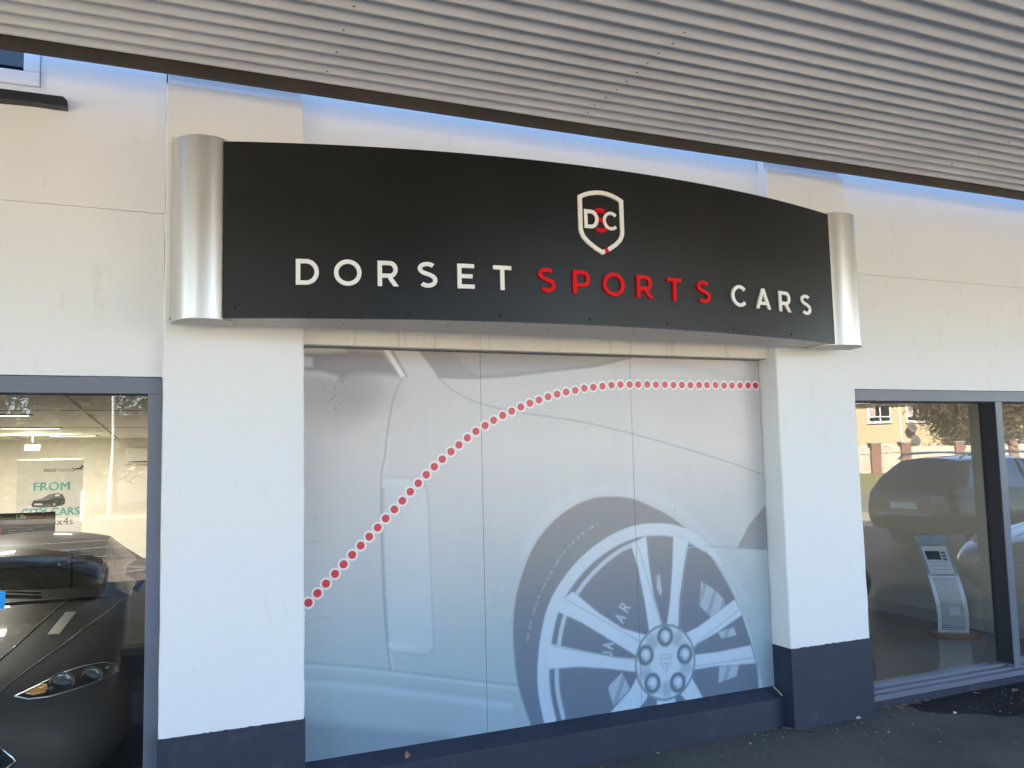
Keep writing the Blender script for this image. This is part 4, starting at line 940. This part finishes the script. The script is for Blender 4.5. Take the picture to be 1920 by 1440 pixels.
for o_ in [o for o in sh.children if o.name.startswith('lettering')][-2:]:
    b_ = o_.data.copy(); n_v = len(b_.vertices); bmx = bmesh.new(); bmx.from_mesh(b_); g_ = bmesh.ops.duplicate(bmx, geom=bmx.verts[:]+bmx.edges[:]+bmx.faces[:])['geom']
    bmesh.ops.translate(bmx, verts=[e for e in g_ if isinstance(e, bmesh.types.BMVert)], vec=(.007, .002, -.0004)); bmx.to_mesh(b_); bmx.free(); o_.data = b_; bt('TO 4x4s', .15, 'ink', -.24, .90, 1, 0)
# small printed car between the lines
pc = MB()
def pp_(pts, m, d): pc.prism([(x, -.0064-d, z) for x, z in pts], (0, -.0008, 0), m)
pp_([(-.225,1.20),(-.20,1.25),(-.10,1.275),(-.02,1.325),(.08,1.345),(.15,1.33),(.185,1.27),(.19,1.20),(.15,1.17),(.02,1.155),(-.10,1.15),(-.21,1.165)], 'ink', 0)
pp_([(-.20,1.255),(-.10,1.278),(0,1.282),(.02,1.26),(-.15,1.245)], 'inkgrey', .001); pp_([(-.10,1.28),(-.03,1.318),(.05,1.333),(.03,1.29)], 'inkgrey', .001); pp_([(.06,1.30),(.07,1.335),(.12,1.325),(.13,1.30)], 'bannerw', .001)
pp_([(-.19,1.19),(-.19,1.212),(-.09,1.208),(-.09,1.187)], 'bannerw', .001)
pp_([(.055+.04*math.cos(t), 1.19+.042*math.sin(t)) for t in [math.pi*k/8 for k in range(16)]], 'ink', .001)
for k in range(5):
    t = 2*math.pi*k/5; pp_([(.055+.006*math.cos(t+1.57), 1.19+.006*math.sin(t+1.57)), (.055+.032*math.cos(t), 1.19+.034*math.sin(t)), (.055-.006*math.cos(t+1.57), 1.19-.006*math.sin(t+1.57))], 'bannerw', .002)
pp_([(.165+.02*math.cos(t), 1.215+.035*math.sin(t)) for t in [math.pi*k/8 for k in range(16)]], 'ink', .001)
pc.build('car_picture', sh)
# black information board behind the car
bd = empty('information_board', (-1.16, 3.9, .012), R(-1), 'black printed board with a red panel and white heading behind the grey car', 'board')
box('board_face', -.42, .42, -.012, .012, .95, 1.33, 'board', bd); f_ = bd.children[0]
box('leg', -.37, -.34, -.01, .01, 0, .95, 'blackplastic', bd); box('leg', .34, .37, -.01, .01, 0, .95, 'blackplastic', bd); box('foot', -.40, -.31, -.2, .2, 0, .02, 'blackplastic', bd); box('foot', .31, .40, -.2, .2, 0, .02, 'blackplastic', bd)
bp_ = MB().box(-.20, .03, -.0135, -.0125, 1.10, 1.215, 'red_ink').box(.08, .22, -.0135, -.0125, 1.165, 1.172, 'inkgrey').box(.08, .26, -.0135, -.0125, 1.185, 1.192, 'inkgrey').box(.25, .38, -.0135, -.0125, 1.165, 1.172, 'inkgrey').box(-.25, .02, -.0135, -.0125, 1.245, 1.25, 'inkgrey').box(.13, .385, -.0135, -.0125, 1.268, 1.271, 'inkgrey').box(.345, .38, -.0135, -.0125, 1.283, 1.305, 'red_ink').build('print', f_)
text_mesh('lettering', 'Life', .050, 'paper', f_, (.135, -.0135, 1.280), bold=.001); [box('print', .212+.021*k, .228+.021*k, -.0136, -.0125, 1.284, 1.303-.004*(k % 2), 'red_ink', f_) for k in range(6)]
tag(box('sticker', -.66, -.583, .1475, .1495, 1.095, 1.17, 'blue_st'), 'small bright blue sticker on the glass at the left edge of the photo', 'sticker')
# showroom lamps (lit), plus an unseen fill lamp added for the right room
def ceil_lamp(x, y, lab):
    e = empty('ceiling_light', (x, y, 2.2), label=lab, cat='light', group='lit slots in the showroom ceiling')
    box('frame', -.34, .34, -.055, .055, -.012, -.001, 'frame_dark', e); d = box('diffuser', -.31, .31, -.035, .035, -.016, -.0125, 'slot', e); return e
for k, (x, y) in enumerate([(-1.35, 4.6), (-1.35, 7.4), (-1.1, 10.2), (-4.6, 4.6), (-4.6, 7.4), (-4.6, 10.2), (3.2, 7.4)]):
    if k < 3:
        ceil_lamp(x, y, ['slim recessed ceiling light nearest the left window', 'slim recessed ceiling light second from the left window', 'slim recessed ceiling light farthest back in the left window'][k])
    la = bpy.data.lights.new('ceiling_and_fill_lamp', 'AREA'); la.shape = 'RECTANGLE'; la.size = .35; la.size_y = .12; la.energy = 17 if x > 0 else 7.5; la.color = (1, .91, .78); lo = bpy.data.objects.new('ceiling_and_fill_lamp', la); COL.objects.link(lo); lo.location = (x, y, 2.17)
sp = empty('spotlight', (-1.62, 10.0, 2.2), label='glaring lit spotlight hanging from the showroom ceiling above the banner', cat='light')
MB().tube([(0, 0, 0), (0, 0, -.10)], .008, 'ac').build('stem', sp); MB().box(-.095, .095, -.050, .03, -.225, -.14, 'ac').box(-.07, .07, .0301, .055, -.21, -.155, 'ac').build('housing', sp, bevel=.006)
MB().prism([(-.085, -.052, -.150), (.085, -.052, -.150), (.085, -.060, -.215), (-.085, -.060, -.215)], (0, -.010, 0), 'lamp').build('bulb', sp, bevel=.004)
lo = bpy.data.lights.new('spotlight_glow', 'POINT'); lo.energy = 5; lo.color = (1, .85, .6); lo.shadow_soft_size = .05; lp = bpy.data.objects.new('spotlight_glow', lo); COL.objects.link(lp); lp.location = (-1.62, 9.85, 1.99)

# ================================================================ litter by the wall
def leaf_thing(name, x, y, z, s, rz, m, label, cat, group=None, tilt=.3, vertical=False):
    pts = [(0,-1.1),(.12,-.6),(.45,-.75),(.42,-.35),(.85,-.25),(.62,.05),(.70,.42),(.35,.40),(.10,1.0),(-.2,.5),(-.62,.55),(-.55,.1),(-.80,-.2),(-.40,-.32),(-.40,-.7),(-.10,-.6)]
    r = random.Random(int(x*1000)); mb = MB(); c = [(px*s, pz*s, abs(px)*s*tilt+r.uniform(0, .15)*s) for px, pz in pts]; cc = (0, 0, .0)
    vs = [cc]+c; k = len(vs); vs += [(a, b, h+.0012) for a, b, h in vs]; n_ = len(c)
    fs = [(0, 1+i, 1+(i+1) % n_) for i in range(n_)]+[(k, k+1+(i+1) % n_, k+1+i) for i in range(n_)]+[(1+i, k+1+i, k+1+(i+1) % n_, 1+(i+1) % n_) for i in range(n_)]
    o = mb.add(vs, fs, m).build(name, None); o.location = (x, y, z); o.rotation_euler = (R(78) if vertical else r.uniform(-.2, .2), 0, rz); return tag(o, label, cat, group)
leaf_thing('dead_leaf', 1.21, .105, .206, .021, .2, 'leaf_dead', 'curled brown dead leaf lying on the navy ledge under the mural', 'leaf', None, .5, True)
for i, (x, y, s) in enumerate([(4.50,.01,.030),(4.58,.04,.020),(4.66,.03,.022),(4.72,.06,.018),(4.79,.04,.025),(4.44,.05,.017)]):
    leaf_thing('dead_leaf', x, y, .014, s, i*1.3, 'leaf_dead', 'one of the crumpled brown leaves heaped against the wall beneath the right window', 'leaf', 'leaves heaped under the right window')
for (x, y, s, lb) in [(5.50,-.07,.030,'dry leaf lying alone on the wet tarmac near the right edge'),(5.22,.01,.022,'small dry leaf on the wet tarmac close to the right window sill'),(5.36,-.62,.028,'half-seen wet leaf in the dark damp patch at the bottom right')]:
    leaf_thing('dead_leaf', x, y, .014, s, x*2, 'leaf_dead', lb, 'leaf')
for (x, y, s, lb) in [(4.12,-.02,.020,'pale crumpled paper scrap at the foot of the right pier'),(4.73,-.22,.016,'pale paper scrap on the tarmac at the edge of the wet patch'),(2.66,.03,.013,'tiny pale paper scrap by the plinth left of the right pier'),(3.22,-.08,.010,'tiny pale paper scrap just left of the right pier')]:
    leaf_thing('paper_scrap', x, y, .008, s, x, 'scrap', lb, 'litter', None, .8)
tw = MB().tube([(3.60, .15, .232), (3.606, .12, .215), (3.612, .085, .19)], .004, 'timber', 5).build('twig'); tag(tw, 'thin pale twig lodged in the corner of the ledge beside the right pier', 'twig')
tw = MB().tube([(3.57,.06,.012),(3.63,.0,.012),(3.72,-.10,.014),(3.74,-.16,.012)], [.008,.006,.005,.003], 'bark', 5).build('twig'); tag(tw, 'dark crooked twig on the ground at the near corner of the right pier', 'twig')
gr = MB()
for k in range(1500):
    x = rnd.uniform(2.0, 6.2); y = -abs(rnd.gauss(0, .35))+.07 if k % 3 else rnd.uniform(-1.4, 0); s = rnd.choice([.0015,.002,.0025,.004]); a = rnd.uniform(0, 3)
    if rnd.random() < .06: s = .006
    c, d = math.cos(a)*s*rnd.uniform(1, 2.2), math.sin(a)*s; gr.add([(x-c, y-d, .009), (x+d, y-c*.5, .009), (x+c, y+d, .009), (x-d*.6, y+c*.4, .009+s*1.2)], [(0,1,3),(1,2,3),(2,0,3),(0,2,1)], 'grit' if k % 4 == 0 else 'bark')
tag(gr.build('grit'), 'fine pale grit and dark crumbs scattered over the tarmac', None, kind='stuff')

# ================================================================ across the road (mostly seen mirrored in the shop windows)
# brick piers and timber fence on the bank
def bpos(s, o): p = A0+dA*s+nA*o; return p.x, p.y
ang = math.atan2(dA.y, dA.x)
FN = empty('garden_fence', bpos(0, 0)+(.68,), ang, 'pale timber panel fence with red brick piers, mirrored in the right window', 'fence')
piers = [-4, 0.2, 3.4, 6.9, 10.2, 13.05, 14.3, 16.55, 18.8, 22]
for i, s in enumerate(piers):
    p = box('brick_pier', s-.19, s+.19, -.19, .19, -.7, 1.24, 'redbrick', FN); box('pier_cap', s-.22, s+.22, -.22, .22, 1.24, 1.30, 'kerb', p)
    if i:
        a, b = piers[i-1]+.19, s-.19; mb = MB(); k = 0; x = a
        while x < b-.02:
            e = min(b, x+.12); mb.box(x+.003, e-.003, -.012+.006*(k % 2), .012+.006*(k % 2), .02, 1.10+rnd.uniform(-.008, .008), 'timber'); x = e; k += 1
        mb.box(a, b, .020, .05, .25, .33, 'timber').box(a, b, .020, .05, .85, .93, 'timber'); mb.build('fence_panel', FN)
# buff brick houses
def brick_house(loc, rz, lab, x1=17, hh=3.45):
    HS = empty('brick_house', loc, rz, lab, 'house', None)
    box('wall', -4, x1, 0, 7, -.9, hh, 'buff', HS)
    MB().prism([(-4.3, -.35, hh-.03), (-4.3, 3.5, hh+2.45), (-4.3, 7.35, hh-.03)], (x1+4.6, 0, 0), 'tile').build('roof', HS)
    box('gutter_board', -4.3, x1+.3, -.37, -.30, hh-.15, hh+.01, 'white', HS); box('soffit', -4.3, x1+.3, -.30, 0, hh-.07, hh-.03, 'white', HS)
    def hwin(x, z, w_, h_):
        f = MB(); f.box(x, x+w_, -.05, .02, z, z+.07, 'white').box(x, x+w_, -.05, .02, z+h_-.07, z+h_, 'white').box(x, x+.07, -.05, .02, z+.07, z+h_-.07, 'white').box(x+w_-.07, x+w_, -.05, .02, z+.07, z+h_-.07, 'white')
        f.box(x+w_/2-.035, x+w_/2+.035, -.05, .02, z+.07, z+h_-.07, 'white').box(x+.07, x+w_-.07, -.05, .02, z+h_*.28, z+h_*.28+.06, 'white'); o = f.build('window', HS)
        box('pane', x+.07, x+w_-.07, -.03, -.005, z+.07, z+h_-.07, 'darkglass', o); box('sill', x-.05, x+w_+.05, -.10, -.051, z-.05, z, 'white', o); box('curtain', x+w_*.70, x+w_-.08, -.033, -.0305, z+h_*.34, z+h_-.08, 'curtain', o)
    for x in (-2.2, .2, 2.58, 4.64, 9.0, 12.6):
        if x < x1-2: hwin(x, hh-1.2, 1.28, .98)
    for x in (-2.2, .2, 4.7, 9.0, 12.6):
        if x < x1-2: hwin(x, .15, 1.6, 1.05)
    MB().tube([(4.18, -.07, -.6), (4.18, -.07, hh-.35), (4.18, -.30, hh-.13)], .045, 'white', 8).build('downpipe', HS)
    return HS
H0 = A0+dA*22.5+nA*9.0
HS = brick_house((H0.x, H0.y, .69), ang+math.pi, 'buff brick house with white windows and downpipe, sunlit, mirrored in the right window', 17, 3.58)
brick_house((13.5, -38, .0), R(180), 'unseen buff brick house straight across the road, added to bounce warm light', 9, 4.8)  # unseen house added as a sunlit surface that warms the facade
brick_house((-12, -38, .0), R(180), 'unseen buff brick house across the road on the far left, added for warm bounce light', 14, 4.8)  # second unseen house, added for warm bounce from the left
for x, z in ((3.78, 2.1), (3.62, 1.42)):
    MB().lathe((x, -.35, z), (-.2, -1, .35), [(.06, .27), (.03, .20), (0, .08), (-.01, .0)], 'dish', 18).tube([(x, -.35, z), (x, -.02, z-.15)], .02, 'dish', 6).tube([(x, -.33, z), (x-.08, -.62, z+.0)], .01, 'dish', 5).build('satellite_dish', HS, smooth=60)
# trees: trunk, limbs and a crown of many small leaf and twig faces
def tree(name, loc, hgt, rad, trunk, m, lab, seed, nleaf, leafs, twiggy=False, zsq=1.0, group=None, base=.25):
    r = random.Random(seed); t = empty(name, loc, r.uniform(0, 6), lab, 'tree', group); tk = MB(); hub = []
    tk.tube([(0, 0, 0), (.05*hgt*.2, 0, hgt*.3), (0, .03*hgt, hgt*.6), (0, 0, hgt*.92)], [trunk, trunk*.75, trunk*.45, trunk*.12], 'bark', 8)
    for k in range(16):
        z = hgt*r.uniform(base, .85); a = r.uniform(0, 6.28); ln = rad*r.uniform(.55, 1)*(1.15-.5*z/hgt); p1 = (math.cos(a)*ln*.5, math.sin(a)*ln*.5, z+ln*.22); p2 = (math.cos(a)*ln, math.sin(a)*ln, z+ln*.42)
        tk.tube([(0, 0, z-.1), p1, p2], [trunk*.35, trunk*.2, trunk*.06], 'bark', 5); hub += [p1, p2, tuple((Vector(p1)+Vector(p2))/2)]
        for q in range(3 if twiggy else 1):
            b = a+r.uniform(-.9, .9); p3 = (p1[0]+math.cos(b)*ln*.5, p1[1]+math.sin(b)*ln*.5, p1[2]+ln*r.uniform(.1, .5)); tk.tube([p1, p3], [trunk*.13, .008], 'bark', 4); hub.append(p3)
    tk.build('trunk', t, smooth=60); vs = []; fs = []
    for k in range(nleaf):
        c = Vector(r.choice(hub)); g_ = Vector((r.gauss(0, 1), r.gauss(0, 1), r.gauss(0, 1)*zsq))*rad*.19; p = c+g_
        d = Vector((r.gauss(0, 1), r.gauss(0, 1), r.gauss(0, 1)+(.6 if twiggy else 0))).normalized(); e = d.orthogonal().normalized()
        l_ = leafs*r.uniform(.5, 1.5); w_ = l_*(.26 if twiggy else .45); n0 = len(vs); vs += [tuple(p-d*l_), tuple(p+e*w_), tuple(p+d*l_), tuple(p-e*w_)]; fs.append((n0, n0+1, n0+2, n0+3))
    me = bpy.data.meshes.new('crown'); me.from_pydata(vs, [], fs); me.materials.append(M[m]); o = bpy.data.objects.new('crown', me); COL.objects.link(o); o.parent = t
    return t
def ft(s, o): x, y = bpos(s, o); return (x, y, .68)
tree('garden_tree', ft(17.6, 1.6), 4.4, 1.9, .16, 'twig', 'large dry brown bushy tree behind the fence, mirrored left of its twin', 3, 15000, .13, True, 1, None, .05)
tree('garden_tree', ft(20.3, 1.4), 4.6, 1.6, .16, 'twig', 'dry brown bushy tree behind the fence nearer the window mullion in the mirror', 4, 13000, .13, True, 1, None, .05)
tree('garden_tree', ft(23.5, 1.8), 4.4, 1.6, .16, 'twig', 'sparse bare twiggy tree behind the fence at the far right of the mirror image', 5, 9000, .13, True, 1, None, .1)
tree('evergreen_tree', (-5.2, -31.5, 0), 7.5, 3.2, .25, 'leafg', 'big green leafy tree across the road mirrored at the top left of the left window', 11, 16000, .17, False, .8, None, .1)
tree('evergreen_tree', (-9.5, -30.5, 0), 8, 3.4, .25, 'leafg', 'green leafy tree farthest left across the road behind the photographer', 12, 12000, .17, False, .8, None, .1)
tree('bare_tree', (-1.4, -33.5, 0), 8.0, 3.0, .2, 'twig', 'tall brown bare-twigged tree behind the street lamp across the road', 13, 16000, .17, True, 1, None, .08)
tree('bare_tree', (3.0, -33.0, 0), 7.5, 3.0, .2, 'twig', 'brown bare-twigged tree across the road to the right of the street lamp', 14, 12000, .17, True, 1, None, .08)
tree('bare_tree', (8.0, -34, 0), 8.0, 3.2, .2, 'twig', 'brown bare-twigged tree across the road directly facing the mural', 15, 10000, .17, True, 1, None, .08)
sl_ = empty('street_lamp', (-1.32, -28.6, 0), label='tall pale street lamp column across the road mirrored in the left window', cat='street lamp')
MB().tube([(0, 0, 0), (0, 0, 1.2), (0, 0, 1.25), (0, 0, 6.8), (0, .15, 7.1), (0, .9, 7.25)], [.10, .10, .065, .05, .045, .04], 'lamp_post', 10).build('column', sl_, smooth=40)
MB().prism([(-.11, .8, 7.20), (.11, .8, 7.20), (.09, 1.45, 7.24), (-.09, 1.45, 7.24)], (0, 0, .10), 'lamp_post').build('lantern', sl_)
for i, x in enumerate((-2.05, .55)):
    b_ = empty('bollard', (x, -26.2, 0), label=['short white bollard on the far pavement left of the street lamp', 'short white bollard on the far pavement right of the street lamp'][i], cat='bollard')
    MB().lathe((0, 0, 0), (0, 0, 1), [(0, .07), (.95, .06), (1.0, .04), (1.0, 0)], 'white', 12).build('post', b_, smooth=50)
